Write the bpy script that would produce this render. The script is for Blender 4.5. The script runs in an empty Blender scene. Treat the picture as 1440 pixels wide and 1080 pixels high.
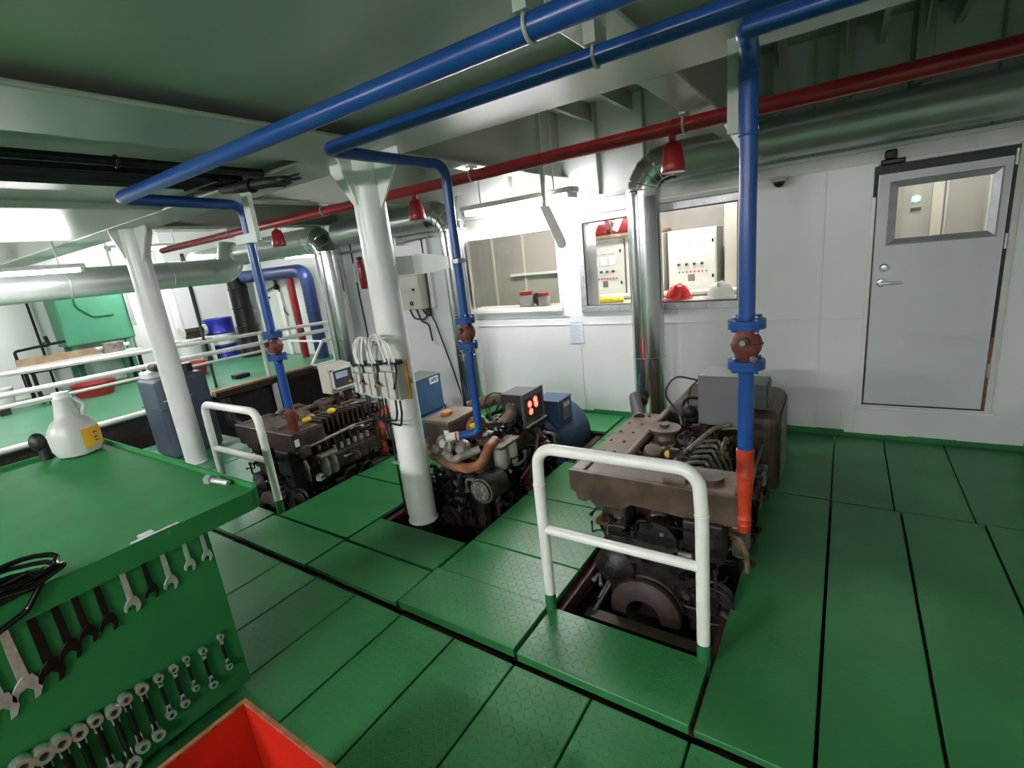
import bpy, bmesh, math, random
from mathutils import Vector, Matrix, Euler

C = bpy.context.scene.collection
PI = math.pi

# ------------------------------------------------------------------ materials
def lin(c):
    return c / 12.92 if c <= 0.04045 else ((c + 0.055) / 1.055) ** 2.4

def rgb(r, g, b):
    return (lin(r / 255), lin(g / 255), lin(b / 255), 1)

def mat(name, col, rough=0.5, metal=0.0, var=0.0, vscale=6.0, bump=0.0, bscale=30.0, col2=None, spec=0.5, rvar=0.0):
    m = bpy.data.materials.new(name)
    m.use_nodes = True
    nt = m.node_tree
    b = nt.nodes['Principled BSDF']
    b.inputs['Base Color'].default_value = col
    b.inputs['Roughness'].default_value = rough
    b.inputs['Metallic'].default_value = metal
    b.inputs['Specular IOR Level'].default_value = spec
    tc = nt.nodes.new('ShaderNodeTexCoord')
    if var or col2:
        n = nt.nodes.new('ShaderNodeTexNoise')
        n.inputs['Scale'].default_value = vscale
        n.inputs['Detail'].default_value = 6
        nt.links.new(tc.outputs['Object'], n.inputs['Vector'])
        r = nt.nodes.new('ShaderNodeValToRGB')
        r.color_ramp.elements[0].position = 0.35
        r.color_ramp.elements[1].position = 0.68
        c2 = col2 or tuple(min(1, x * (1 + var)) for x in col[:3]) + (1,)
        c1 = col if col2 else tuple(x * (1 - var) for x in col[:3]) + (1,)
        r.color_ramp.elements[0].color = c1
        r.color_ramp.elements[1].color = c2
        nt.links.new(n.outputs['Fac'], r.inputs['Fac'])
        nt.links.new(r.outputs['Color'], b.inputs['Base Color'])
        if rvar:
            mr = nt.nodes.new('ShaderNodeMapRange')
            mr.inputs['To Min'].default_value = max(0.02, rough - rvar)
            mr.inputs['To Max'].default_value = min(1, rough + rvar)
            nt.links.new(n.outputs['Fac'], mr.inputs['Value'])
            nt.links.new(mr.outputs['Result'], b.inputs['Roughness'])
    if bump:
        n2 = nt.nodes.new('ShaderNodeTexNoise')
        n2.inputs['Scale'].default_value = bscale
        n2.inputs['Detail'].default_value = 3
        nt.links.new(tc.outputs['Object'], n2.inputs['Vector'])
        bp = nt.nodes.new('ShaderNodeBump')
        bp.inputs['Strength'].default_value = bump
        bp.inputs['Distance'].default_value = 0.01
        nt.links.new(n2.outputs['Fac'], bp.inputs['Height'])
        nt.links.new(bp.outputs['Normal'], b.inputs['Normal'])
    return m

def mat_tread(name, col, rough, strength, pitch=0.034):
    """painted chequer plate: raised lozenges, every second one turned by 90 degrees"""
    m = mat(name, col, rough, var=0.12, vscale=3.0, spec=0.32)
    nt = m.node_tree
    b = nt.nodes['Principled BSDF']
    tc = [n for n in nt.nodes if n.type == 'TEX_COORD'][0]
    def M(op, a, b_=None, c=None):
        n = nt.nodes.new('ShaderNodeMath'); n.operation = op
        for i, x in enumerate((a, b_, c)):
            if x is None: continue
            if isinstance(x, (int, float)): n.inputs[i].default_value = x
            else: nt.links.new(x, n.inputs[i])
        return n.outputs[0]
    s = nt.nodes.new('ShaderNodeSeparateXYZ')
    nt.links.new(tc.outputs['Object'], s.inputs[0])
    X = M('DIVIDE', s.outputs['X'], pitch); Y = M('DIVIDE', s.outputs['Y'], pitch)
    cx = M('FLOOR', X); cy = M('FLOOR', Y)
    fx = M('SUBTRACT', M('SUBTRACT', X, cx), 0.5); fy = M('SUBTRACT', M('SUBTRACT', Y, cy), 0.5)
    par = M('FLOORED_MODULO', M('ADD', cx, cy), 2.0)
    sg = M('SUBTRACT', M('MULTIPLY', par, 2.0), 1.0)
    u = M('ADD', fx, M('MULTIPLY', fy, sg)); v = M('SUBTRACT', fx, M('MULTIPLY', fy, sg))
    d = M('ADD', M('POWER', M('DIVIDE', u, 0.58), 2.0), M('POWER', M('DIVIDE', v, 0.14), 2.0))
    mr = nt.nodes.new('ShaderNodeMapRange'); mr.interpolation_type = 'SMOOTHSTEP'
    mr.inputs['From Min'].default_value = 1.15; mr.inputs['From Max'].default_value = 0.5
    nt.links.new(d, mr.inputs['Value'])
    bp = nt.nodes.new('ShaderNodeBump')
    bp.inputs['Strength'].default_value = strength
    bp.inputs['Distance'].default_value = 0.0022
    nt.links.new(mr.outputs['Result'], bp.inputs['Height'])
    nt.links.new(bp.outputs['Normal'], b.inputs['Normal'])
    return m

def mat_emit(name, col, strength):
    m = bpy.data.materials.new(name); m.use_nodes = True
    b = m.node_tree.nodes['Principled BSDF']
    b.inputs['Base Color'].default_value = col
    b.inputs['Emission Color'].default_value = col
    b.inputs['Emission Strength'].default_value = strength
    return m

def mat_glass(name, tint=(1, 1, 1, 1), refl=0.10):
    m = bpy.data.materials.new(name); m.use_nodes = True
    nt = m.node_tree; nt.nodes.remove(nt.nodes['Principled BSDF'])
    out = nt.nodes['Material Output']
    t = nt.nodes.new('ShaderNodeBsdfTransparent'); t.inputs['Color'].default_value = tint
    g = nt.nodes.new('ShaderNodeBsdfGlossy'); g.inputs['Roughness'].default_value = 0.02
    f = nt.nodes.new('ShaderNodeFresnel'); f.inputs['IOR'].default_value = 1.5
    mx = nt.nodes.new('ShaderNodeMixShader')
    nt.links.new(f.outputs[0], mx.inputs[0]); nt.links.new(t.outputs[0], mx.inputs[1]); nt.links.new(g.outputs[0], mx.inputs[2])
    nt.links.new(mx.outputs[0], out.inputs['Surface'])
    return m

M_ = {}
def mk():
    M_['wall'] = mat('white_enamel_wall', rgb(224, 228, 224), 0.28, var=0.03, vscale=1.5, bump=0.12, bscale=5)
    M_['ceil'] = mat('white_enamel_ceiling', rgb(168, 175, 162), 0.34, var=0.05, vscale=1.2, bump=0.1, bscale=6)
    M_['white'] = mat('white_gloss_paint', rgb(228, 230, 226), 0.28, var=0.03, vscale=8)
    M_['offwhite'] = mat('aged_white_paint', rgb(205, 208, 200), 0.4, var=0.06, vscale=8)
    M_['rail'] = mat('railing_white_paint', rgb(236, 236, 230), 0.3, var=0.04, vscale=20, bump=0.08, bscale=60)
    M_['green'] = mat_tread('green_tread_plate', rgb(46, 118, 66), 0.36, 0.85)
    M_['green_soft'] = mat_tread('green_worn_tread_plate', rgb(46, 114, 64), 0.38, 0.3)
    M_['green_flat'] = mat('green_deck_paint', rgb(44, 116, 64), 0.42, var=0.1, vscale=3, bump=0.05, bscale=20, spec=0.3)
    M_['darkgreen'] = mat('dark_green_pipe', rgb(34, 58, 46), 0.5)
    M_['green_deck'] = mat('green_platform_paint', rgb(70, 132, 98), 0.4, var=0.12, vscale=2)
    M_['green_bench'] = mat('green_bench_paint', rgb(46, 118, 66), 0.6, var=0.08, vscale=4, bump=0.04, bscale=14, spec=0.06)
    M_['green_tank'] = mat('green_tank_paint', rgb(66, 134, 102), 0.45, var=0.06, vscale=4)
    M_['machinery'] = mat('dim_machinery_green', rgb(70, 92, 80), 0.6, var=0.3, vscale=1.5)
    M_['bilge'] = mat('dark_bilge_paint', rgb(46, 26, 24), 0.6, var=0.3, vscale=4, bump=0.2)
    M_['maroon'] = mat('maroon_primer', rgb(74, 34, 32), 0.5, var=0.3, vscale=9, bump=0.15)
    M_['blue'] = mat('blue_pipe_paint', rgb(26, 72, 140), 0.3, var=0.06, vscale=10)
    M_['blue_dark'] = mat('dark_blue_paint', rgb(28, 50, 100), 0.4, var=0.08, vscale=6)
    M_['gen_blue'] = mat('generator_blue_paint', rgb(48, 76, 108), 0.45, var=0.1, vscale=8)
    M_['red'] = mat('red_pipe_paint', rgb(150, 32, 38), 0.3, var=0.08, vscale=10)
    M_['valve'] = mat('red_oxide_valve', rgb(108, 52, 44), 0.55, var=0.3, vscale=18, bump=0.15)
    M_['orange'] = mat('orange_red_paint', rgb(188, 60, 30), 0.45, var=0.15, vscale=14)
    M_['alu'] = mat('aluminium_cladding', (0.60, 0.62, 0.61, 1), 0.2, 1.0, var=0.06, vscale=4, bump=0.10, bscale=6)
    M_['clad'] = mat('painted_duct_cladding', rgb(176, 184, 178), 0.3, 0.55, var=0.06, vscale=3, bump=0.1, bscale=5)
    M_['zinc'] = mat('galvanised_steel', rgb(180, 184, 186), 0.35, 0.6, var=0.12, vscale=9)
    M_['chrome'] = mat('chrome_steel', (0.85, 0.86, 0.85, 1), 0.22, 0.75)
    M_['steel'] = mat('worn_steel', (0.62, 0.64, 0.61, 1), 0.35, 0.55, var=0.2, vscale=30)
    M_['darksteel'] = mat('oiled_dark_steel', rgb(40, 42, 40), 0.35, 0.7, var=0.3, vscale=30)
    M_['black'] = mat('black_rubber', rgb(22, 22, 22), 0.5)
    M_['blackgloss'] = mat('black_gloss', rgb(14, 14, 15), 0.15)
    M_['grime'] = mat('grimy_black_iron', rgb(36, 29, 26), 0.5, var=0.55, vscale=16, bump=0.6, bscale=38, rvar=0.2)
    M_['grimebrown'] = mat('dusty_brown_iron', rgb(58, 45, 40), 0.6, var=0.35, vscale=8, bump=0.15)
    M_['brown'] = mat('brown_engine_paint', rgb(76, 62, 48), 0.5, var=0.35, vscale=10, bump=0.25, bscale=30)
    M_['brown2'] = mat('dark_brown_engine_paint', rgb(54, 38, 34), 0.42, var=0.5, vscale=18, bump=0.5, bscale=40, rvar=0.2)
    M_['tan'] = mat('dusty_tan_engine_paint', rgb(112, 96, 74), 0.55, var=0.2, vscale=9, bump=0.2)
    M_['rust'] = mat('rusty_brown', rgb(132, 82, 52), 0.6, var=0.35, vscale=14)
    M_['castgrey'] = mat('cast_grey', rgb(128, 124, 116), 0.5, 0.25, var=0.4, vscale=16, bump=0.3)
    M_['panelgrey'] = mat('grey_box_paint', rgb(104, 108, 108), 0.45, var=0.04)
    M_['panelblack'] = mat('dark_panel_face', rgb(52, 54, 54), 0.4)
    M_['panelpale'] = mat('pale_grey_bracket_paint', rgb(116, 122, 126), 0.4)
    M_['beige'] = mat('beige_cabinet_paint', rgb(196, 194, 178), 0.4, var=0.04)
    M_['boxgrey'] = mat('light_grey_plastic', rgb(180, 182, 174), 0.45, var=0.08, vscale=20)
    M_['cream'] = mat('cream_panel', rgb(214, 208, 190), 0.45, var=0.04)
    M_['taupe'] = mat('taupe_panel', rgb(170, 166, 154), 0.45, var=0.04, vscale=2)
    M_['wood'] = mat('varnished_wood', rgb(186, 126, 54), 0.5, var=0.25, vscale=18)
    M_['plank'] = mat('worn_plank', rgb(150, 128, 100), 0.7, var=0.25, vscale=8)
    M_['yellow'] = mat('yellow_plastic', rgb(232, 200, 24), 0.4)
    M_['label_y'] = mat('yellow_label', rgb(226, 170, 20), 0.5)
    M_['paper'] = mat('pale_paper', rgb(216, 224, 232), 0.6)
    M_['ink'] = mat('dark_print', rgb(40, 44, 60), 0.6)
    M_['lightink'] = mat('pale_print', rgb(168, 176, 192), 0.6)
    M_['jug'] = mat('milky_plastic', rgb(214, 218, 212), 0.35)
    M_['jug'].node_tree.nodes['Principled BSDF'].inputs['Transmission Weight'].default_value = 0.35
    M_['navy'] = mat('slate_blue_plastic', rgb(62, 72, 88), 0.5, var=0.12, vscale=6)
    M_['drum'] = mat('drum_blue', rgb(28, 40, 140), 0.3)
    M_['redplast'] = mat('red_plastic', rgb(214, 34, 28), 0.3)
    M_['crate'] = mat('orange_red_crate', rgb(188, 34, 14), 0.45, var=0.1, vscale=7, bump=0.08)
    M_['crate_rim'] = mat('scuffed_rim', rgb(150, 92, 58), 0.6, var=0.25, vscale=30)
    M_['tubred'] = mat('dull_red_tub', rgb(150, 40, 40), 0.5)
    M_['yellowcloth'] = mat('yellow_cloth', rgb(226, 216, 70), 0.8, bump=0.5, bscale=40)
    M_['glass'] = mat_glass('clear_glass')
    M_['tube'] = mat_emit('fluorescent_tube', (1.0, 0.955, 0.985, 1), 60)
    M_['tube_aft'] = mat_emit('aft_fluorescent_tube', (1.0, 0.955, 0.985, 1), 170)
    M_['tube_fill'] = mat_emit('platform_fill_tube', (1.0, 0.955, 0.985, 1), 95)  # glow of the added lamps that brighten the platform
    M_['tube_mid'] = mat_emit('platform_edge_fluorescent_tube', (1.0, 0.955, 0.985, 1), 50)
    M_['tube_dim'] = mat_emit('far_fluorescent_tube', (1.0, 0.955, 0.985, 1), 40)
    M_['led_red'] = mat_emit('red_led', (1.0, 0.03, 0.02, 1), 6)
    M_['led_green'] = mat_emit('green_led', (0.1, 1.0, 0.5, 1), 5)
    M_['cabinet_face'] = mat('switchboard_face', rgb(206, 206, 196), 0.35, var=0.03)
    M_['doorpaint'] = mat('pale_grey_door', rgb(204, 209, 212), 0.35, var=0.02)
mk()

# ------------------------------------------------------------------ mesh building
def fillet(pts, r, n=6):
    pts = [Vector(p) for p in pts]
    out = [pts[0]]
    for i in range(1, len(pts) - 1):
        a, b, c = pts[i - 1], pts[i], pts[i + 1]
        d1 = (a - b); d2 = (c - b)
        l1, l2 = d1.length, d2.length
        d1.normalize(); d2.normalize()
        ang = d1.angle(d2)
        if ang > PI - 0.05:
            out.append(b); continue
        t = min(r / math.tan(ang / 2), l1 * 0.49, l2 * 0.49)
        rr = t * math.tan(ang / 2)
        cen = b + (d1 + d2).normalized() * (rr / math.sin(ang / 2))
        p1 = b + d1 * t; p2 = b + d2 * t
        v1 = p1 - cen; v2 = p2 - cen
        for k in range(n + 1):
            out.append(cen + v1.normalized().slerp(v2.normalized(), k / n) * rr)
    out.append(pts[-1])
    return out

class MB:
    def __init__(s):
        s.bm = bmesh.new()
        s.mats = []
    def mi(s, m):
        if m is None: return 0
        if m not in s.mats: s.mats.append(m)
        return s.mats.index(m)
    def _merge(s, t, m, smooth):
        i = s.mi(m)
        for f in t.faces:
            f.material_index = i
            f.smooth = smooth
        me = bpy.data.meshes.new('tmp'); t.to_mesh(me); t.free()
        s.bm.from_mesh(me); bpy.data.meshes.remove(me)
    def box(s, lo, hi, m=None, bev=0.0, rot=None, seg=2):
        t = bmesh.new()
        lo = Vector(lo); hi = Vector(hi)
        bmesh.ops.create_cube(t, size=1)
        sz = hi - lo
        bmesh.ops.scale(t, vec=[max(abs(x), 1e-4) for x in sz], verts=t.verts)
        if bev:
            bmesh.ops.bevel(t, geom=list(t.edges), offset=min(bev, min(abs(x) for x in sz) * 0.45), segments=seg, profile=0.5, affect='EDGES')
        if rot: bmesh.ops.rotate(t, cent=(0, 0, 0), matrix=Euler(rot).to_matrix(), verts=t.verts)
        bmesh.ops.translate(t, vec=(lo + hi) / 2, verts=t.verts)
        s._merge(t, m, False)
        return s
    def tube(s, pts, r, m=None, seg=14, cap=True, bend=0.0, n=6):
        if bend: pts = fillet(pts, bend, n)
        pts = [Vector(p) for p in pts]
        rs = r if isinstance(r, (list, tuple)) else [r] * len(pts)
        t = bmesh.new()
        T = []
        for i in range(len(pts)):
            a = pts[max(i - 1, 0)]; b = pts[min(i + 1, len(pts) - 1)]
            T.append((b - a).normalized())
        ref = Vector((0, 0, 1)) if abs(T[0].z) < 0.9 else Vector((1, 0, 0))
        N = (ref - T[0] * ref.dot(T[0])).normalized()
        rings = []
        for i, p in enumerate(pts):
            if i:
                q = T[i - 1].rotation_difference(T[i]); N = (q @ N)
                N = (N - T[i] * N.dot(T[i])).normalized()
            B = T[i].cross(N)
            rings.append([t.verts.new(p + (N * math.cos(2 * PI * k / seg) + B * math.sin(2 * PI * k / seg)) * rs[i]) for k in range(seg)])
        for a, b in zip(rings, rings[1:]):
            for k in range(seg):
                t.faces.new((a[k], a[(k + 1) % seg], b[(k + 1) % seg], b[k]))
        caps = []
        if cap:
            caps = [t.faces.new(list(reversed(rings[0]))), t.faces.new(rings[-1])]
        bmesh.ops.recalc_face_normals(t, faces=t.faces)
        s._merge(t, m, True)
        return s
    def cyl(s, p0, p1, r, m=None, seg=24, r1=None):
        return s.tube([p0, p1], [r, r if r1 is None else r1], m, seg)
    def lathe(s, base, prof, axis=(0, 0, 1), m=None, seg=24):
        """prof: list of (radius, height)"""
        t = bmesh.new()
        ax = Vector(axis).normalized()
        q = Vector((0, 0, 1)).rotation_difference(ax)
        rings = []
        for r, h in prof:
            if r < 1e-6:
                rings.append([t.verts.new(Vector(base) + q @ Vector((0, 0, h)))])
            else:
                rings.append([t.verts.new(Vector(base) + q @ Vector((r * math.cos(2 * PI * k / seg), r * math.sin(2 * PI * k / seg), h))) for k in range(seg)])
        for a, b in zip(rings, rings[1:]):
            for k in range(seg):
                k2 = (k + 1) % seg
                if len(a) == 1 and len(b) == 1: continue
                if len(a) == 1: t.faces.new((a[0], b[k2], b[k]))
                elif len(b) == 1: t.faces.new((a[k], a[k2], b[0]))
                else: t.faces.new((a[k], a[k2], b[k2], b[k]))
        for rg, f in ((rings[0], True), (rings[-1], False)):
            if len(rg) > 1: t.faces.new(list(reversed(rg)) if f else rg)
        bmesh.ops.recalc_face_normals(t, faces=t.faces)
        s._merge(t, m, True)
        return s
    def prism(s, poly, origin, ux, uy, depth, m=None, bev=0.0):
        """extrude a 2-D outline (in ux,uy) along ux x uy by depth"""
        t = bmesh.new()
        ux = Vector(ux); uy = Vector(uy); n = ux.cross(uy).normalized(); o = Vector(origin)
        a = [t.verts.new(o + ux * x + uy * y) for x, y in poly]
        b = [t.verts.new(o + ux * x + uy * y + n * depth) for x, y in poly]
        k = len(poly)
        fa = t.faces.new(list(reversed(a))); fb = t.faces.new(b)
        for i in range(k):
            t.faces.new((a[i], a[(i + 1) % k], b[(i + 1) % k], b[i]))
        bmesh.ops.recalc_face_normals(t, faces=t.faces)
        if bev:
            es = [e for e in t.edges if abs((e.verts[0].co - e.verts[1].co).normalized().dot(n)) < 0.5]
            bmesh.ops.bevel(t, geom=es, offset=bev, segments=1, affect='EDGES')
        bmesh.ops.triangulate(t, faces=[f for f in t.faces if len(f.verts) > 4])
        s._merge(t, m, False)
        return s
    def sphere(s, c, r, m=None, sc=(1, 1, 1), seg=20):
        t = bmesh.new()
        bmesh.ops.create_uvsphere(t, u_segments=seg, v_segments=seg // 2, radius=r)
        bmesh.ops.scale(t, vec=sc, verts=t.verts)
        bmesh.ops.translate(t, vec=c, verts=t.verts)
        s._merge(t, m, True)
        return s
    def torus(s, c, R, r, axis=(0, 0, 1), m=None, seg=28, sr=10):
        q = Vector((0, 0, 1)).rotation_difference(Vector(axis).normalized())
        t = bmesh.new(); V = []
        for i in range(seg):
            a = 2 * PI * i / seg
            V.append([t.verts.new(Vector(c) + q @ Vector(((R + r * math.cos(2 * PI * j / sr)) * math.cos(a), (R + r * math.cos(2 * PI * j / sr)) * math.sin(a), r * math.sin(2 * PI * j / sr)))) for j in range(sr)])
        for i in range(seg):
            for j in range(sr):
                t.faces.new((V[i][j], V[(i + 1) % seg][j], V[(i + 1) % seg][(j + 1) % sr], V[i][(j + 1) % sr]))
        bmesh.ops.recalc_face_normals(t, faces=t.faces)
        s._merge(t, m, True)
        return s
    def build(s, name, m=None, parent=None, origin=None):
        me = bpy.data.meshes.new(name)
        if parent is not None:
            o_ = Vector(parent['_o'])
        elif origin is not None:
            o_ = Vector(origin)
        else:
            lo = Vector([min(v.co[i] for v in s.bm.verts) for i in range(3)]); hi = Vector([max(v.co[i] for v in s.bm.verts) for i in range(3)])
            o_ = Vector(((lo.x + hi.x) / 2, (lo.y + hi.y) / 2, lo.z))
        bmesh.ops.translate(s.bm, vec=-o_, verts=s.bm.verts)
        # crisp caps on smooth shapes
        for e in s.bm.edges:
            if len(e.link_faces) == 2 and e.calc_face_angle(0) > 0.7: e.smooth = False
        s.bm.to_mesh(me); s.bm.free()
        mats = s.mats if s.mats else [m]
        for x in mats: me.materials.append(M_[x] if isinstance(x, str) else (x or M_['white']))
        ob = bpy.data.objects.new(name, me)
        C.objects.link(ob)
        if parent is not None:
            ob.parent = parent; ob['_o'] = list(o_)
        else:
            ob.location = o_; ob['_o'] = list(o_)
        return ob

def thing(name, loc, label, cat, group=None):
    o = bpy.data.objects.new(name, None); C.objects.link(o)
    o.empty_display_size = 0.1
    o.location = loc; o['_o'] = list(loc)
    return tag(o, label, cat, group)

def tag(o, label, cat, group=None):
    o['label'] = label; o['category'] = cat; o['kind'] = 'thing'
    if group: o['group'] = group
    return o

def struct(o):
    o['kind'] = 'structure'
    return o

def one(name, mb, label, cat, group=None, origin=None, m=None):
    return tag(mb.build(name, m, None, origin), label, cat, group)

def copy_tree(o, loc, label=None, group=None, rot=None):
    r = o.copy(); C.objects.link(r); r.location = loc
    if rot is not None: r.rotation_euler = rot
    if label: r['label'] = label
    if group: r['group'] = group
    for ch in [c for c in bpy.data.objects if c.parent == o]:
        c = ch.copy(); C.objects.link(c); c.parent = r
        for g in [x for x in bpy.data.objects if x.parent == ch]:
            d = g.copy(); C.objects.link(d); d.parent = c
    return r

def T(s):  # material helper for MB calls
    return s

# ------------------------------------------------------------------ camera
cam = bpy.data.cameras.new('camera')
cam.sensor_width = 36.0
cam.sensor_fit = 'HORIZONTAL'
cam.lens = 686.99 / 1440 * 36.0
cam.clip_start = 0.02; cam.clip_end = 60
co = bpy.data.objects.new('camera', cam); C.objects.link(co)
R3 = Matrix(((0.83099319, 0.54562377, -0.10837443), (-0.0493599, 0.26637318, 0.96260528), (-0.55408836, 0.79456909, -0.24828623)))
r_, u_, f_ = R3[0], R3[1], R3[2]
rm = Matrix((r_, u_, -f_)).transposed()
co.matrix_world = Matrix.Translation((0, 0, 1.75)) @ rm.to_4x4()
bpy.context.scene.camera = co

YW = 4.71      # face of the control room wall
XR = 1.15      # right wall
XL = -11.8     # left wall
YB = 5.9       # recessed back wall over the platform
ZD = 3.05      # deck overhead
ZP = 0.3       # platform level

# ------------------------------------------------------------------ room shell
struct(MB().box((XL - .1, -7.1, -1.1), (XR + .1, 7.1, -1.0), 'bilge').build('floor'))
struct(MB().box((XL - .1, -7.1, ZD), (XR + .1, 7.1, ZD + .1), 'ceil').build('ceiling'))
struct(MB().box((XR, -7.1, -1.0), (XR + .1, 7.1, ZD), 'wall').build('wall_right'))
struct(MB().box((XL - .1, -7.1, -1.0), (XL, 7.1, ZD), 'wall').build('wall_left'))
struct(MB().box((XL, -7.1, -1.0), (XR, -7.0, ZD), 'machinery').build('wall_front'))
struct(MB().box((XL, YB, -1.0), (-6.0, YB + .1, ZD), 'wall').build('wall_recess'))
struct(MB().box((-6.0, YW + .08, -1.0), (-5.92, 7.0, ZD), 'wall').build('wall_corner'))
# control room wall with two window openings and a door opening
W1 = (-2.21, -0.77, 1.18, 2.01)
W2 = (-3.74, -2.53, 1.19, 1.99)
D1 = (0.17, 0.90, 0.29, 2.09)
wb = MB()
def pw(x0, x1, z0, z1): wb.box((x0, YW, z0), (x1, YW + .08, z1), 'wall')
pw(-6.0, W2[0], -1.0, ZD); pw(W2[0], W2[1], -1.0, W2[2]); pw(W2[0], W2[1], W2[3], ZD)
pw(W2[1], W1[0], -1.0, ZD); pw(W1[0], W1[1], -1.0, W1[2]); pw(W1[0], W1[1], W1[3], ZD)
pw(W1[1], D1[0], -1.0, ZD); pw(D1[0], D1[1], -1.0, D1[2]); pw(D1[0], D1[1], D1[3], ZD); pw(D1[1], XR, -1.0, ZD)
struct(wb.build('wall_back'))
# the room behind
struct(MB().box((-6.0, 7.0, -1.0), (XR, 7.1, ZD), 'taupe').build('wall_control_room'))
struct(MB().box((-.12, YW + .08, -1.0), (-.04, 7.0, ZD), 'cream').build('wall_passage'))
struct(MB().box((-5.92, YW + .08, 0.2), (XR, 7.0, 0.3), 'green_flat').build('floor_control_room'))
struct(MB().box((-5.92, YW + .08, 2.5), (XR, 7.0, 2.6), 'ceil').build('ceiling_control_room'))
# trims
struct(MB().box((-4.2, YW - .05, 2.215), (XR, YW, 2.245), 'white', 0.006).box((-4.2, YW - .012, 2.13), (XR, YW, 2.215), 'offwhite').build('trim_1'))
struct(MB().box((-6, YW - .006, .985), (D1[0] - .03, YW, .995), 'wall', .003).box((-.16, YW - .007, .03), (-.145, YW, 2.12), 'wall', .003)
       .box((-2.33, YW - .005, .03), (-2.32, YW, 1.0), 'wall', .002).box((.12, YW - .005, .03), (.13, YW, .26), 'wall', .002).build('trim_2'))
bb = MB()
random.seed(3)
x = -3.9
while x < XR:
    w = random.uniform(.12, .3)
    bb.box((x, YW - .014, -.01), (min(x + w, XR), YW, random.uniform(.03, .055)), 'green_flat', .004)
    x += w
struct(bb.build('baseboard_back'))
struct(MB().box((XR - .012, -2.9, -.01), (XR, YW, .32), 'green_flat').build('baseboard_right'))

# ------------------------------------------------------------------ overhead steelwork
beams = [
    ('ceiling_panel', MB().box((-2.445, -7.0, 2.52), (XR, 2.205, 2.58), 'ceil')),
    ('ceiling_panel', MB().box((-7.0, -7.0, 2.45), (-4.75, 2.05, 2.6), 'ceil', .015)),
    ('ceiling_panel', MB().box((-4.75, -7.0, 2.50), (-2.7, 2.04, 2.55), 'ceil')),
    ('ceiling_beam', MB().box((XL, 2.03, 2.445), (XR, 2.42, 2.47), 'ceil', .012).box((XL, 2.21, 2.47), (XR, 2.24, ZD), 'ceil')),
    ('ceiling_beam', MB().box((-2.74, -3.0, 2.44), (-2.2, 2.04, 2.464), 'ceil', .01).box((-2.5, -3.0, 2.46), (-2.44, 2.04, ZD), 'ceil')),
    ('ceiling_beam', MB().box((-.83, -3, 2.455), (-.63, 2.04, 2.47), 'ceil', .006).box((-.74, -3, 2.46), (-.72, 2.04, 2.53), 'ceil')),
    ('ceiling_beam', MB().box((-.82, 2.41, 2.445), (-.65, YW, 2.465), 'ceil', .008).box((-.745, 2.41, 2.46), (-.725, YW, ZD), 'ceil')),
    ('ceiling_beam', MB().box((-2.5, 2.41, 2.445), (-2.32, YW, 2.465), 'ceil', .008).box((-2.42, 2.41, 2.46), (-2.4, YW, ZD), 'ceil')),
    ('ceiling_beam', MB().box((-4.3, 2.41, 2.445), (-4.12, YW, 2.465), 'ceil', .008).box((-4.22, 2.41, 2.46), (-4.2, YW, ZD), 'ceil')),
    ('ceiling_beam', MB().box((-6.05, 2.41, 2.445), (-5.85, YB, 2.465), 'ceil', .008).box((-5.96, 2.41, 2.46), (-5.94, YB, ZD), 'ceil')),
]
for xs in (.15, .55, -1.25, -1.65, -2.05, -2.85, -3.3, -3.75):   # small deck stiffeners
    beams.append(('ceiling_stiffener', MB().box((xs - .006, 2.43, ZD - .14), (xs + .006, YW, ZD), 'ceil').box((xs - .03, 2.43, ZD - .15), (xs + .006, YW, ZD - .14), 'ceil')))
for xs in (-3.0, -2.0, -1.55, -.25, .3, .75):  # upright stiffeners of the bulkhead above the lining
    beams.append(('wall_stiffener', MB().box((xs, YW - .06, 2.25), (xs + .012, YW, ZD), 'ceil')))
for xs in (-.46, -.06, .36):
    beams.append(('wall_stiffener', MB().box((xs - .006, YW - .20, 2.56), (xs + .006, YW, ZD), 'ceil').box((xs - .045, YW - .212, 2.56), (xs + .045, YW - .20, ZD), 'ceil', .003).prism([(0, 0), (.22, 0), (0, .22)], (xs - .005, YW - .2, ZD), (0, -1, 0), (0, 0, -1), .01, 'ceil')))
for n, b in beams: struct(b.build(n))
# gussets in the bays
gs = MB()
for xs in (-2.86, -1.66, .15):
    gs.prism([(0, 0), (.3, 0), (.3, .04), (.05, .28), (0, .28)], (xs, 2.44, ZD - .0), (0, 1, 0), (0, 0, -1), .012, 'ceil')
struct(gs.build('beam_gusset'))

def column(x, y, z0, label, gusset, r):
    t = thing('column', (x, y, z0), label, 'column', 'white round columns')
    MB().cyl((x, y, z0), (x, y, 2.445), r, 'white', 40).torus((x, y, z0 + .006), r + .002, .008, (0, 0, 1), 'white').build('shaft', None, t)
    # flared plates under the beam
    for sx in (-1, 1):
        MB().prism([(r * .8, 2.445 - z0), (gusset, 2.445 - z0), (gusset, 2.40 - z0), (r + .004, 2.13 - z0), (r * .8, 2.13 - z0)], (x, y - .008, z0), (sx, 0, 0), (0, 0, 1), .016 * sx * -1, 'white').build('gusset', None, t)
    for sy in (-1, 1):
        MB().prism([(r * .8, 2.445 - z0), (.19, 2.445 - z0), (.19, 2.41 - z0), (r + .004, 2.16 - z0), (r * .8, 2.16 - z0)], (x - .008, y, z0), (0, sy, 0), (0, 0, 1), .016 * sy, 'white').build('gusset', None, t)
    return t
c2 = column(-2.478, 2.235, -.02, 'white round column carrying the breaker boxes, between the two nearer generator sets', .31, .099)
column(-6.03, 2.235, -.1, 'white round column beyond the green workbench, beside the slate-blue canister', .36, .108)
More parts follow.
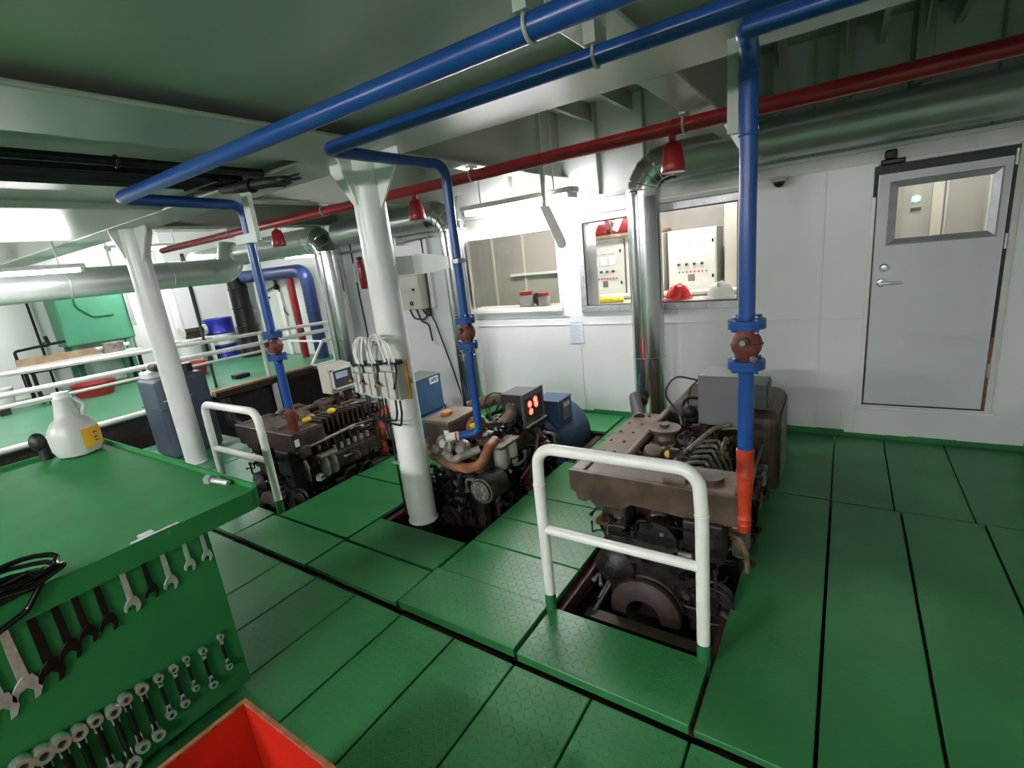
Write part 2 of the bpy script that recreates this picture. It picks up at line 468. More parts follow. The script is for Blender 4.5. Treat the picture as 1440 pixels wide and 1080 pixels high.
# cable trunking strip on the side of the column
MB().box((-2.60, 2.20, 0.0), (-2.57, 2.235, .95), 'offwhite', .003).tube([(-2.605, 2.19, .02), (-2.61, 2.19, .5), (-2.595, 2.18, .93)], .007, 'black', 8).box((-2.63, 2.17, .42), (-2.555, 2.21, .435), 'zinc').build('cable_strip', None, c2)

# ------------------------------------------------------------------ floor plates
PLATES = 'green chequered floor plates'
def plate(x0, x1, y0, y1, label, m='green', z=0.0, gap=.006, th=.03, lip=None):
    b = MB().box((x0 + gap, y0 + gap, z - th), (x1 - gap, y1 - gap, z), m, .003, seg=1)
    return one('floor_plate', b, label, 'floor plate', PLATES, origin=((x0 + x1) / 2, (y0 + y1) / 2, z - th))
P_ = plate
# right walkway
P_(-.385, .0, 1.45, 3.475, 'long green floor plate along the walkway edge of the nearest engine pit', 'green_soft')
P_(.0, .36, .75, 3.465, 'long green floor plate, second lane from the nearest engine pit', 'green_soft', gap=.007)
P_(.36, .735, .75, 3.465, 'long green floor plate, third lane from the nearest engine pit', 'green_soft')
P_(.735, XR, .75, 3.465, 'long green floor plate against the right bulkhead', 'green_soft')
P_(-.385, .0, 3.475, YW - .01, 'short green floor plate beside the brown alternator, at the foot of the white wall', 'green_soft', gap=.005)
P_(.0, .33, 3.465, YW - .01, 'short green floor plate just before the threshold, at the latch side of the door', 'green_soft', gap=.004)
P_(.33, .70, 3.465, YW - .01, 'short green floor plate before the middle of the door threshold', 'green_soft', gap=.004)
P_(.70, XR, 3.465, YW - .01, 'short green floor plate in the corner below the door hinges', 'green_soft', gap=.004)
# around the middle
P_(-1.165, -.39, 1.45, 1.80, 'green floor plate in front of the nearest pit, between the feet of the white guardrail', 'green', .012, th=.045)
P_(-1.945, -1.175, 1.46, 1.80, 'green floor plate with a dark raised front edge, beside the nearest guardrail', 'green', .015, th=.05)
P_(-1.945, -1.165, 1.80, 2.14, 'green floor plate between the pits, second from the front edge', 'green')
P_(-1.945, -1.165, 2.14, 2.455, 'green floor plate between the pits, third from the front edge', 'green')
P_(-1.945, -1.165, 2.455, 2.80, 'green floor plate between the pits, beside the brown header tank', 'green')
P_(-1.945, -1.165, 2.80, 3.45, 'green floor plate between the pits, below the red-lit gauge panel', 'green_soft')
P_(-1.86, -1.165, 3.45, 4.0, 'green floor plate between the pits, before the foot of the shiny duct', 'green_soft')
P_(-1.86, -1.165, 4.0, YW - .01, 'green floor plate under the foot of the nearest shiny duct', 'green_soft')
P_(-2.78, -1.87, 4.2, YW - .01, 'green floor plate at the wall behind the blue alternator with the gauge panel', 'green_soft')
P_(-1.16, -.4, 4.3, YW - .01, 'green floor plate at the wall behind the nearest generator set', 'green_soft')
P_(-2.775, -1.955, 1.775, 2.09, 'green floor plate at the foot of the column with breaker boxes', 'green_soft')
P_(-2.775, -1.955, 1.455, 1.765, 'smooth green floor plate in front of the column, one step nearer than its foot', 'green_soft')
P_(-3.615, -2.785, 1.785, 2.55, 'green floor plate between the two farther pits, beside the foot of the farther guardrail', 'green_flat')
P_(-3.615, -2.785, 2.55, 3.4, 'green floor plate between the two farther pits, half hidden behind the column', 'green_flat')
P_(-3.615, -2.785, 3.4, YW - .01, 'green floor plate between the two farther pits, at the wall', 'green_flat')
P_(-3.66, -2.785, 1.45, 1.775, 'green floor plate before the farther guardrail, nearest to the column', 'green_soft')
P_(-4.45, -3.67, 1.45, 1.80, 'green floor plate before the farther guardrail, at the workbench corner', 'green_soft')
# near strips
xs = [.0, -.385, -.775, -1.155, -1.51, -1.88, -2.25, -2.62, -3.0]
nl = ['green floor strip under the walkway lanes, nearest of all plates', 'green floor strip in the near row ending below the right foot of the guardrail', 'green floor strip in the near row below the middle of the guardrail',
      'green floor strip in the near row below the left foot of the guardrail', 'green floor strip in the near row below the raised corner plate', 'green floor strip in the near row beside the red crate',
      'green floor strip in the near row along the wrench board', 'green floor strip in the near row at the far corner of the workbench']
for i in range(8):
    P_(xs[i + 1], xs[i], -.3, 1.43, nl[i], 'green', -.022, gap=.005)
P_(-4.5, -3.0, -.3, 1.43, 'wide green floor plate underneath the workbench', 'green_flat', -.022)
P_(.0, XR, -.3, .74, 'green floor plate at the very front of the walkway', 'green_flat', -.022)
struct(MB().box((XL, -7.0, -.06), (XR, -.31, -.022), 'green_flat').build('floor_aft'))
# slatted plates beyond engine one
for k in range(5):
    P_(-5.6, -4.47, 1.8 + k * .36, 2.16 + k * .36, ['ribbed green plate beyond the farther guardrail, nearest of five', 'ribbed green plate beyond the farther guardrail, second of five',
       'ribbed green plate beside the farthest generator set, third of five', 'ribbed green plate beside the farthest generator set, fourth of five', 'ribbed green plate beside the farthest generator set, last of five'][k], 'green_deck', -.1, gap=.012)
P_(-7.4, -5.62, 1.6, 2.9, 'green plate carrying the slate-blue canister beside the farther column', 'green_deck', -.1)
# carrying steelwork under the plates
sup = MB()
for x in (-.385, -1.165, -1.95, -2.78, -3.64, -4.46): sup.box((x - .03, 1.42, -.14), (x + .03, YW, -.052), 'maroon')
for y in (1.44, 1.79): sup.box((-4.46, y - .03, -.14), (XR, y + .03, -.052), 'maroon')
sup.box((-4.46, 3.44, -.14), (-3.65, 3.5, -.052), 'maroon').box((.0, 3.44, -.14), (XR, 3.5, -.052), 'maroon')
for x in (-.36, .36, .75): sup.box((x - .02, -.3, -.12), (x + .02, YW, -.053), 'maroon')
struct(sup.build('floor_beam'))
pl = MB().box((XL, -7.0, ZP - .06), (-7.72, YB, ZP), 'green_deck')
for y in (-1, 1.0, 2.6): pl.box((-8.0, y, -1.0), (-7.9, y + .1, ZP - .06), 'offwhite')
pl.box((-7.76, -7.0, -1.0), (-7.73, YB, ZP - .06), 'grime')  # added dark sheet, stands in for the shade beneath the platform
struct(pl.build('floor_platform'))
struct(MB().box((-7.9, 5.0, ZP - .06), (-6.0, YB, ZP), 'green_deck').build('floor_landing'))

# ------------------------------------------------------------------ blue cooling water pipes
def flange(mb, x, y, z, R=.072, t=.022, m='blue'):
    mb.cyl((x, y, z - t / 2), (x, y, z + t / 2), R, m, 32)

def check_valve(root, x, y, s=1.0):
    """pair of flanges with a red oxide check valve between them"""
    zt, zb = 1.385, 1.212
    for z0, up in ((zt, 1), (zb, -1)):
        MB().cyl((x, y, z0 - .002 * up), (x, y, z0 + up * .017), .073 * s, 'blue', 32).cyl((x, y, z0 + up * .017), (x, y, z0 + up * .037), .042 * s, 'blue', 24, r1=.034 * s).build('flange', None, root)
    vf = []
    for z0, up in ((zt, -1), (zb, 1)):
        vf.append(MB().cyl((x, y, z0 + .003 * up), (x, y, z0 + up * .02), .073 * s, 'blue', 32).build('valve_flange', None, root))
    v = MB()
    v.lathe((x, y, zb + .018), [(.036, 0), (.04, .015), (.057, .045), (.061, .07), (.055, .095), (.04, .118), (.036, .14)], (0, 0, 1), 'valve', 28)
    v.cyl((x, y - .03, 1.315), (x - .004, y - .068, 1.316), .022 * s, 'grimebrown', 16)
    v.cyl((x - .004, y - .068, 1.316), (x - .005, y - .076, 1.316), .012, 'castgrey', 8)
    v.cyl((x + .03, y - .045, 1.25), (x + .034, y - .06, 1.235), .012, 'castgrey', 8)
    v.torus((x, y, 1.30), .060 * s, .005, (0, 0, 1), 'valve')
    v.build('check_valve', None, root)
    for k in range(4):
        a = PI / 4 + k * PI / 2
        bx, by = x + .058 * s * math.cos(a), y + .058 * s * math.sin(a)
        for zc, par in zip((zt, zb), vf):
            MB().cyl((bx, by, zc - .036), (bx, by, zc + .036), .006, 'steel', 8).cyl((bx, by, zc - .03), (bx, by, zc - .02), .011, 'blue', 6).cyl((bx, by, zc + .02), (bx, by, zc + .03), .011, 'blue', 6).build('bolt', None, par)

# nearest pipe: runs right along the deckhead, drops at the nearest engine
p3 = thing('cooling_pipe', (-.325, 2.2, .5), 'blue pipe with a red check valve, orange at its foot on the nearest engine', 'pipe', 'blue cooling water pipes')
MB().tube([(XR - .002, 2.06, 2.41), (-.322, 2.06, 2.41)], .032, 'blue').build('run', None, p3)
MB().tube([(-.24, 2.06, 2.41), (-.325, 2.06, 2.41), (-.325, 2.2, 2.405), (-.325, 2.2, 2.28)], .0335, 'blue', bend=.06).build('elbow', None, p3)
MB().cyl((-.325, 2.2, 2.3), (-.325, 2.2, 1.40), .032, 'blue', 24).torus((-.325, 2.2, 2.10), .033, .004, (0, 0, 1), 'blue').torus((-.325, 2.2, 2.31), .033, .004, (0, 0, 1), 'blue').build('riser', None, p3)
MB().cyl((-.325, 2.2, 1.195), (-.325, 2.2, .80), .032, 'blue', 24).build('riser', None, p3)
MB().lathe((-.325, 2.2, .60), [(.030, 0), (.034, .01), (.034, .09), (.039, .095), (.039, .12), (.036, .125), (.036, .2), (.038, .205), (.038, .225), (.03, .23)], (0, 0, 1), 'orange', 24).build('coupling', None, p3)['label'] = 'orange rubber coupling'
MB().lathe((-.325, 2.2, .42), [(.026, 0), (.027, .03), (.03, .035), (.027, .04), (.027, .06), (.03, .065), (.027, .07), (.027, .1), (.03, .19)], (0, 0, 1), 'orange', 20).build('bellows', None, p3)
check_valve(p3, -.325, 2.2)

p2 = thing('cooling_pipe', (-2.11, 2.56, .6), 'blue pipe with a red check valve dropping past the column to the middle engine', 'pipe', 'blue cooling water pipes')
MB().tube([(XR - .002, 1.73, 2.365), (-2.17, 1.73, 2.365), (-2.14, 2.45, 2.36)], .031, 'blue', bend=.05).build('run', None, p2)
MB().tube([(-2.14, 2.40, 2.36), (-2.11, 2.56, 2.36), (-2.11, 2.56, 2.1)], .031, 'blue', bend=.11).build('elbow', None, p2)
MB().cyl((-2.11, 2.56, 2.2), (-2.11, 2.56, 1.40), .0285, 'blue', 20).build('riser', None, p2)
MB().tube([(-2.11, 2.56, 1.195), (-2.115, 2.56, .575), (-2.24, 2.47, .565)], .0285, 'blue', bend=.05).build('riser', None, p2)
MB().cyl((-2.235, 2.474, .565), (-2.31, 2.42, .56), .033, 'offwhite', 16).torus((-2.25, 2.463, .565), .033, .006, (.8, .55, 0), 'redplast').build('hose_end', None, p2)
check_valve(p2, -2.11, 2.56, .93)
MB().box((-2.12, 2.52, 1.755), (-2.07, 2.60, 1.785), 'zinc', .004).torus((-2.11, 2.56, 1.77), .034, .006, (0, 0, 1), 'zinc').build('clamp', None, p2)
one('pipe_bracket', MB().prism([(-2.29, 1.715), (-2.13, 1.735), (-2.13, 1.805), (-2.36, 1.845), (-2.50, 1.845), (-2.50, 1.715)], (0, 2.50, 0), (1, 0, 0), (0, 0, 1), -.012, 'white').box((-2.50, 2.32, 1.72), (-2.45, 2.51, 1.84), 'white'),
    'white flat steel bracket joining the breaker-box column to the blue pipe beside it', 'bracket')

p1 = thing('cooling_pipe', (-3.6, 2.06, .6), 'blue pipe with a red check valve dropping to the farthest engine', 'pipe', 'blue cooling water pipes')
MB().tube([(XR - .002, 1.30, 2.33), (-3.52, 1.30, 2.33), (-3.6, 1.95, 2.325)], .035, 'blue', bend=.05).build('run', None, p1)
MB().tube([(-3.59, 1.88, 2.325), (-3.6, 2.06, 2.325), (-3.6, 2.06, 2.08)], .0325, 'blue', bend=.10).build('elbow', None, p1)
MB().cyl((-3.6, 2.06, 2.15), (-3.6, 2.06, 1.40), .0325, 'blue', 20).build('riser', None, p1)
MB().cyl((-3.6, 2.06, 1.195), (-3.6, 2.06, .79), .0325, 'blue', 20).build('riser', None, p1)
MB().lathe((-3.6, 2.06, .6), [(.036, 0), (.04, .01), (.04, .13), (.044, .135), (.044, .17), (.038, .175), (.036, .2)], (0, 0, 1), 'valve', 20).build('coupling', None, p1)
check_valve(p1, -3.6, 2.06)
one('pipe_bracket', MB().box((-3.48, 1.995, 2.05), (-3.40, 2.03, 2.45), 'white', .004).box((-3.69, 2.0, 2.055), (-3.42, 2.012, 2.12), 'white', .004).box((-3.47, 2.0, 2.05), (-3.40, 2.09, 2.06), 'white'),
    'white hanger holding the blue pipe of the farthest engine with a small clamp plate', 'bracket')
one('pipe_bracket', MB().box((-.405, 2.222, 2.12), (-.365, 2.232, 2.45), 'ceil').prism([(-.42, 2.16), (-.365, 2.19), (-.335, 2.19), (-.335, 2.075), (-.365, 2.06)], (0, 2.245, 0), (1, 0, 0), (0, 0, 1), -.03, 'white').cyl((-.36, 2.2, 2.12), (-.29, 2.2, 2.12), .007, 'zinc', 8),
    'white hanger with a gusset plate clamping the nearest blue pipe under the deckhead', 'bracket')
# hangers on the horizontal runs
one('pipe_hanger', MB().box((-.74, 1.68, 2.39), (-.70, 1.78, 2.50), 'ceil').torus((-.72, 1.73, 2.365), .034, .006, (1, 0, 0), 'ceil'), 'small white hanger on the middle blue pipe run', 'bracket')
one('pipe_hanger', MB().box((-.74, 1.25, 2.355), (-.70, 1.35, 2.50), 'ceil').torus((-.72, 1.30, 2.33), .038, .006, (1, 0, 0), 'ceil'), 'small white hanger on the blue pipe run crossing the top of the picture', 'bracket')

# ------------------------------------------------------------------ red sprinkler pipe with bells
rp = thing('fire_main', (-3.0, 3.2, 2.36), 'red pipe running under the deckhead parallel to the white wall', 'pipe')
MB().tube([(XR - .002, 3.2, 2.385), (-.82, 3.2, 2.385)], .042, 'red').build('run', None, rp)
MB().tube([(-.86, 3.2, 2.385), (-7.8, 3.2, 2.37)], .042, 'red').build('run', None, rp)
MB().cyl((-.80, 3.2, 2.385), (-.88, 3.2, 2.385), .046, 'red', 20).build('joint', None, rp)
for x in (-.815, -2.38, -4.2, -5.95):
    MB().torus((x, 3.2, 2.385), .046, .007, (1, 0, 0), 'ceil').cyl((x - .0, 3.2, 2.43), (x, 3.2, 2.47), .008, 'ceil', 8).box((x - .02, 3.15, 2.435), (x + .02, 3.25, 2.45), 'ceil').build('hanger', None, rp)
def bell(x, label):
    t = thing('foam_bell', (x, 3.2, 2.14), label, 'sprinkler bell', 'red bells hanging from the red pipe')
    MB().lathe((x, 3.2, 2.14), [(.072, 0), (.066, .004), (.07, .01), (.066, .05), (.054, .14), (.048, .155), (.03, .168), (.02, .172), (.02, .2), (.026, .205), (.026, .235)], (0, 0, 1), 'red', 32).build('cup', None, t)
    MB().cyl((x, 3.2, 2.37), (x, 3.2, 2.32), .022, 'red', 16).build('neck', None, t)
bell(-.885, 'red bell hanging from the red pipe, beside the elbow of the nearest shiny duct')
bell(-3.0, 'red bell hanging from the red pipe between the column and the middle shiny duct')
bell(-5.05, 'red bell hanging from the red pipe beside the elbow of the farthest shiny duct')

# ------------------------------------------------------------------ exhaust ducts in aluminium cladding
def duct(x, y, r, z0, zt, side, label, run_to, rib=(.72,)):
    t = thing('exhaust_duct', (x, y, z0), label, 'duct', 'shiny clad exhaust ducts')
    MB().cyl((x, y, z0), (x, y, zt - .18), r, 'alu', 48).build('riser', None, t)
    b = MB()
    # segmented (lobster back) elbow
    pts = [Vector((x, y, zt - .20))]
    R = .24; n = 4
    cx = x + side * R
    for k in range(n + 1):
        a = PI / 2 * k / n
        pts.append(Vector((cx - side * R * math.cos(a), y, zt - .24 + R * math.sin(a))))
    pts.append(Vector((cx + side * .06, y, zt)))
    b.tube(pts, r * 1.01, 'alu', 40)
    for e in b.bm.edges: pass
    b.build('elbow', None, t)
    for k in range(1, n):
        a = PI / 2 * (k + .0) / n
        MB().torus((cx - side * R * math.cos(a), y, zt - .24 + R * math.sin(a)), r * 1.012, .005, (side * math.sin(a), 0, math.cos(a)), 'alu', 40, 6).build('seam', None, t)
    for z in tuple(rib) + (zt - .2,): MB().torus((x, y, z), r + .001, .005, (0, 0, 1), 'alu', 40, 6).build('seam', None, t)
    MB().cyl((cx, y, zt), (run_to, y, zt), r * .98, 'clad', 48).build('run', None, t)
    return t
duct(-1.49, 4.44, .146, -.02, 2.385, 1, 'shiny clad duct rising before the bolted window, nearest of the three', XR)
duct(-3.66, 4.44, .158, -.3, 2.31, -1, 'shiny clad duct rising behind the blue pipe of the middle engine', -5.62)
duct(-5.92, 4.44, .178, -.3, 2.29, -1, 'shiny clad duct farthest along the wall, rising behind the farthest engine', -9.6, rib=(.9,))
one('duct_brace', MB().tube([(-3.35, 4.2, 2.44), (-3.55, 4.34, 2.22)], .014, 'white', 8).box((-3.42, 4.15, 2.43), (-3.30, 4.25, 2.448), 'white'), 'white diagonal brace between the deckhead and the middle shiny duct', 'bracket')
one('duct_brace', MB().box((-5.95, 4.43, 2.42), (-5.91, 4.45, 2.47), 'white').tube([(-6.3, 4.44, 2.44), (-6.28, 4.44, 2.60)], .018, 'white', 8), 'short white hanger above the elbow of the farthest shiny duct', 'bracket')
# thin conduit below the wall ducts
one('conduit', MB().tube([(-6.0, 4.62, 2.06), (-4.2, 4.62, 2.12)], .016, 'zinc', 10).box((-4.78, 4.59, 2.06), (-4.74, 4.71, 2.16), 'white', .004), 'thin bright conduit along the wall below the clad ducts, left of the column', 'pipe')
# large lagged duct crossing over the platform
d4 = thing('lagged_duct', (-8.3, 2.0, 1.86), 'large pale lagged duct hanging over the platform railing', 'duct')
MB().tube([(-8.3, -2.9, 2.05), (-8.3, 4.05, 2.05)], .19, 'clad', 36).build('run', None, d4)
MB().tube([(-8.3, 3.95, 2.05), (-8.3, 4.3, 2.05), (-8.3, 4.42, 2.45)], .19, 'clad', 36, bend=.2).build('elbow', None, d4)
for y in (-.4, .9, 2.2, 3.4): MB().torus((-8.3, y, 2.05), .192, .006, (0, 1, 0), 'clad', 36, 6).build('seam', None, d4)

# dark cable bundle in the bay above the workbench
cb = thing('cable_tray', (-4.0, .5, 2.53), 'dark cable tray running in the bay between the overhead beams', 'cable tray')
MB().box((-3.80, -6.9, 2.478), (-3.42, 2.0, 2.486), 'darksteel').box((-3.81, -6.9, 2.45), (-3.80, 2.0, 2.486), 'darksteel').box((-3.42, -6.9, 2.45), (-3.41, 2.0, 2.486), 'darksteel').build('tray', None, cb)
for k in range(6):
    MB().tube([(-3.77 + k * .064, -6.9, 2.458), (-3.78 + k * .064, -.5, 2.461 - .004 * (k % 2)), (-3.77 + k * .064, 1.97, 2.458)], .017 + .003 * (k % 3), 'black', 8).build('cable', None, cb)
for y in (-.6, .6, 1.8): MB().box((-3.82, y, 2.432), (-3.40, y + .03, 2.44), 'darksteel').box((-3.82, y, 2.432), (-3.812, y + .03, 2.50), 'darksteel').box((-3.408, y, 2.432), (-3.40, y + .03, 2.50), 'darksteel').build('hanger', None, cb)
one('deck_pipe', MB().tube([(-3.17, -6.9, 2.455), (-3.17, 2.0, 2.455)], .024, 'darksteel', 16).torus((-3.17, 1.2, 2.455), .026, .008, (0, 1, 0), 'darksteel').box((-3.18, .5, 2.455), (-3.16, .52, 2.5), 'darksteel'), 'thin dark pipe under the deck running beside the overhead cable tray', 'pipe')
# dark hose cluster hanging under the beam
t = thing('overhead_valve', (-3.15, 2.0, 2.38), 'dark dirty hose and valve cluster hanging under the beam near the farthest blue pipe', 'valve')
MB().tube([(-3.62, 1.96, 2.43), (-3.40, 1.97, 2.405), (-3.18, 2.04, 2.405), (-3.12, 2.12, 2.405)], .035, 'black', 14, bend=.08).build('hose', None, t)
MB().sphere((-3.10, 2.1, 2.405), .05, 'grime', (1.2, 1.2, .6)).cyl((-3.10, 2.1, 2.41), (-3.0, 2.16, 2.42), .02, 'grime', 10).build('valve_body', None, t)
MB().torus((-3.3, 1.99, 2.40), .036, .01, (1, -.2, -.2), 'darksteel').build('hose_clip', None, t)

# ------------------------------------------------------------------ guardrails over the pits
def guardrail(x0, x1, y, h, label, r=.027, zf=0.0, base=True):
    t = thing('guardrail', ((x0 + x1) / 2, y, zf), label, 'railing', 'white tube guardrails at the pits')
    MB().tube([(x0, y, h - .2), (x0 + .01, y, h), (x1 - .01, y, h), (x1, y, h - .2)], r, 'rail', 20, bend=.085, n=8).build('top_rail', None, t)
    for x in (x0, x1):
        pp = MB().cyl((x, y, h - .19), (x, y, zf + .1), r, 'rail', 20).build('post', None, t)
        MB().cyl((x, y, zf + .1), (x, y, zf - .05), r + .001, 'green_flat', 20, r1=r + .001).build('foot', None, pp)['label'] = 'green painted foot'
        MB().torus((x, y, h - .19), r, .003, (0, 0, 1), 'rail').build('weld', None, pp)
    MB().cyl((x0, y, h * .52), (x1, y, h * .52), r * .82, 'rail', 18).build('mid_rail', None, t)
    return t
guardrail(-1.158, -.417, 1.79, .888, 'white guardrail across the near end of the nearest engine pit')
guardrail(-4.50, -3.655, 1.83, .835, 'white guardrail at the farthest engine pit, half behind the workbench', .03)

# ------------------------------------------------------------------ lamps
def lamp(name, c, L, axis, label, tm='tube', up=.05, group=None, two=True, hang=None):
    t = thing(name, c, label, 'lamp', group)
    a = Vector((1, 0, 0)) if axis == 'x' else Vector((0, 1, 0))
    s = Vector((0, 1, 0)) if axis == 'x' else Vector((1, 0, 0))
    c = Vector(c)
    h = a * (L / 2 + .04) + s * .075
    lo = c - h; hi = c + h
    MB().box((min(lo.x, hi.x), min(lo.y, hi.y), c.z + .025), (max(lo.x, hi.x), max(lo.y, hi.y), c.z + .075), 'white', .01).build('housing', None, t)
    for o in ((-.038, .038) if two else (0,)):
        q = c + s * o
        MB().tube([q - a * (L / 2), q + a * (L / 2)], .0135, tm, 12).build('tube', None, t)
    for k in (-1, 1):
        q = c + a * (L / 2 * k)
        MB().box((q.x - .02 - s.x * .05, q.y - .02 - s.y * .05, q.z - .018), (q.x + .02 + s.x * .05, q.y + .02 + s.y * .05, q.z + .03), 'white', .004).build('lamp_holder', None, t)
    if hang:
        for k in (-.35, .35):
            q = c + a * L * k
            MB().cyl((q.x, q.y, c.z + .07), (q.x, q.y, hang), .008, 'white', 8).build('hanger', None, t)
    return t
lamp('fluorescent_lamp', (-2.66, 4.22, 2.23), 1.2, 'x', 'bright fluorescent lamp above the left window, beside the middle shiny duct', hang=ZD)
one('lamp_bracket', MB().prism([(-2.325, 2.17), (-2.225, 2.17), (-2.095, 1.85), (-2.095, 1.805), (-2.13, 1.782), (-2.17, 1.796)], (0, 4.08, 0), (1, 0, 0), (0, 0, 1), -.02, 'offwhite', .004).box((-2.295, 4.082, 2.16), (-2.255, 4.098, ZD), 'offwhite'),
    'sloping white bar with a rounded end between the lamp and the two windows', 'bracket')
lamp('fluorescent_lamp', (-7.45, 1.55, 2.16), 1.2, 'y', 'glaring fluorescent lamp over the platform, near the large lagged duct', 'tube_mid', hang=ZD)
lamp('fluorescent_lamp', (-7.9, 5.3, 2.17), .6, 'y', 'small fluorescent lamp over the platform beside the farthest shiny duct', 'tube_dim', two=False, hang=ZD)
for x_, lb_ in ((.1, 'fluorescent lamp under the aft deckhead, nearest to the right bulkhead'), (-2.4, 'fluorescent lamp under the aft deckhead, behind the workbench'), (-5.2, 'fluorescent lamp under the aft deckhead, toward the platform')):
    lamp('fluorescent_lamp', (x_, -4.2 if x_ > -1 else -2.4, 2.43 if x_ > -3 else 2.34), 1.2, 'x', lb_, 'tube_aft', hang=2.525 if x_ > -2 else (2.53 if x_ > -3 else 2.46))
lamp('fluorescent_lamp', (-1.6, 5.55, 2.42), 1.2, 'x', 'fluorescent lamp on the control room ceiling before the switchboards', 'tube_dim')
lamp('fluorescent_lamp', (-3.7, 5.7, 2.42), 1.2, 'x', 'added fill lamp on the control room ceiling behind the window with the jars', 'tube_dim')  # extra lamp added to brighten this end of the control room
lamp('fluorescent_lamp', (.55, 5.35, 2.42), .6, 'y', 'fluorescent lamp on the passage ceiling behind the door', 'tube_dim', two=False)
lamp('fluorescent_lamp', (-10.2, .6, 2.6), 1.2, 'y', 'added fill lamp high over the aft end of the platform', 'tube_fill', hang=ZD)  # added lamp, put here only to lift the platform walls
lamp('fluorescent_lamp', (-10.2, 4.0, 2.6), 1.2, 'y', 'added fill lamp high over the platform near the green tank', 'tube_fill', hang=ZD)  # second added lamp brightening the far bulkhead and platform

# ------------------------------------------------------------------ generator sets
def studs(mb, pts, r, h, axis, m):
    ax = Vector(axis)
    for p in pts: mb.cyl(Vector(p), Vector(p) + ax * h, r, m, 6)

def clutter(parent, xr, yr, zr, n, seed, mats, rmax=.016):
    """tangle of hoses, pipes, unions and small castings inside a box-shaped zone, kept as one uncountable part"""
    rn = random.Random(seed); b = MB()
    U = lambda r: rn.uniform(*r)
    for k in range(n):
        p = Vector((U(xr), U(yr), U(zr)))
        d = [Vector((1, 0, 0)), Vector((0, 1, 0)), Vector((0, 0, 1))]
        rn.shuffle(d)
        pts = [p.copy()]
        for q in d[:rn.choice((2, 3))]:
            p = p + q * rn.uniform(.05, .16) * rn.choice((-1, 1))
            p = Vector((min(max(p.x, xr[0]), xr[1]), min(max(p.y, yr[0]), yr[1]), min(max(p.z, zr[0]), zr[1])))
            if (p - pts[-1]).length > .02: pts.append(p.copy())
        if len(pts) < 2: continue
        r = rn.choice((.004, .006, .009, .012, rmax)); m = rn.choice(mats)
        b.tube(pts, r, m, 7, bend=.035, n=3)
        dirn = (pts[-1] - pts[-2]).normalized()
        b.cyl(pts[-1] - dirn * .012, pts[-1] + dirn * .006, r * 1.6, m, 6)
        b.cyl(pts[0] - (pts[1] - pts[0]).normalized() * .006, pts[0] + (pts[1] - pts[0]).normalized() * .014, r * 1.6, m, 6)
    for k in range(n // 2):
        p = Vector((U(xr), U(yr), U(zr))); h = Vector((rn.uniform(.012, .035), rn.uniform(.012, .035), rn.uniform(.012, .035)))
        b.box(p - h, p + h, rn.choice(mats), .006, rot=(0, 0, rn.uniform(-.4, .4)))
        b.cyl(p, p + Vector((rn.choice((0, .045)), rn.choice((0, -.045)), .01)), rn.uniform(.008, .018), rn.choice(mats), 10)
    o = b.build('pipework', None, parent); o['kind'] = 'stuff'
    return o

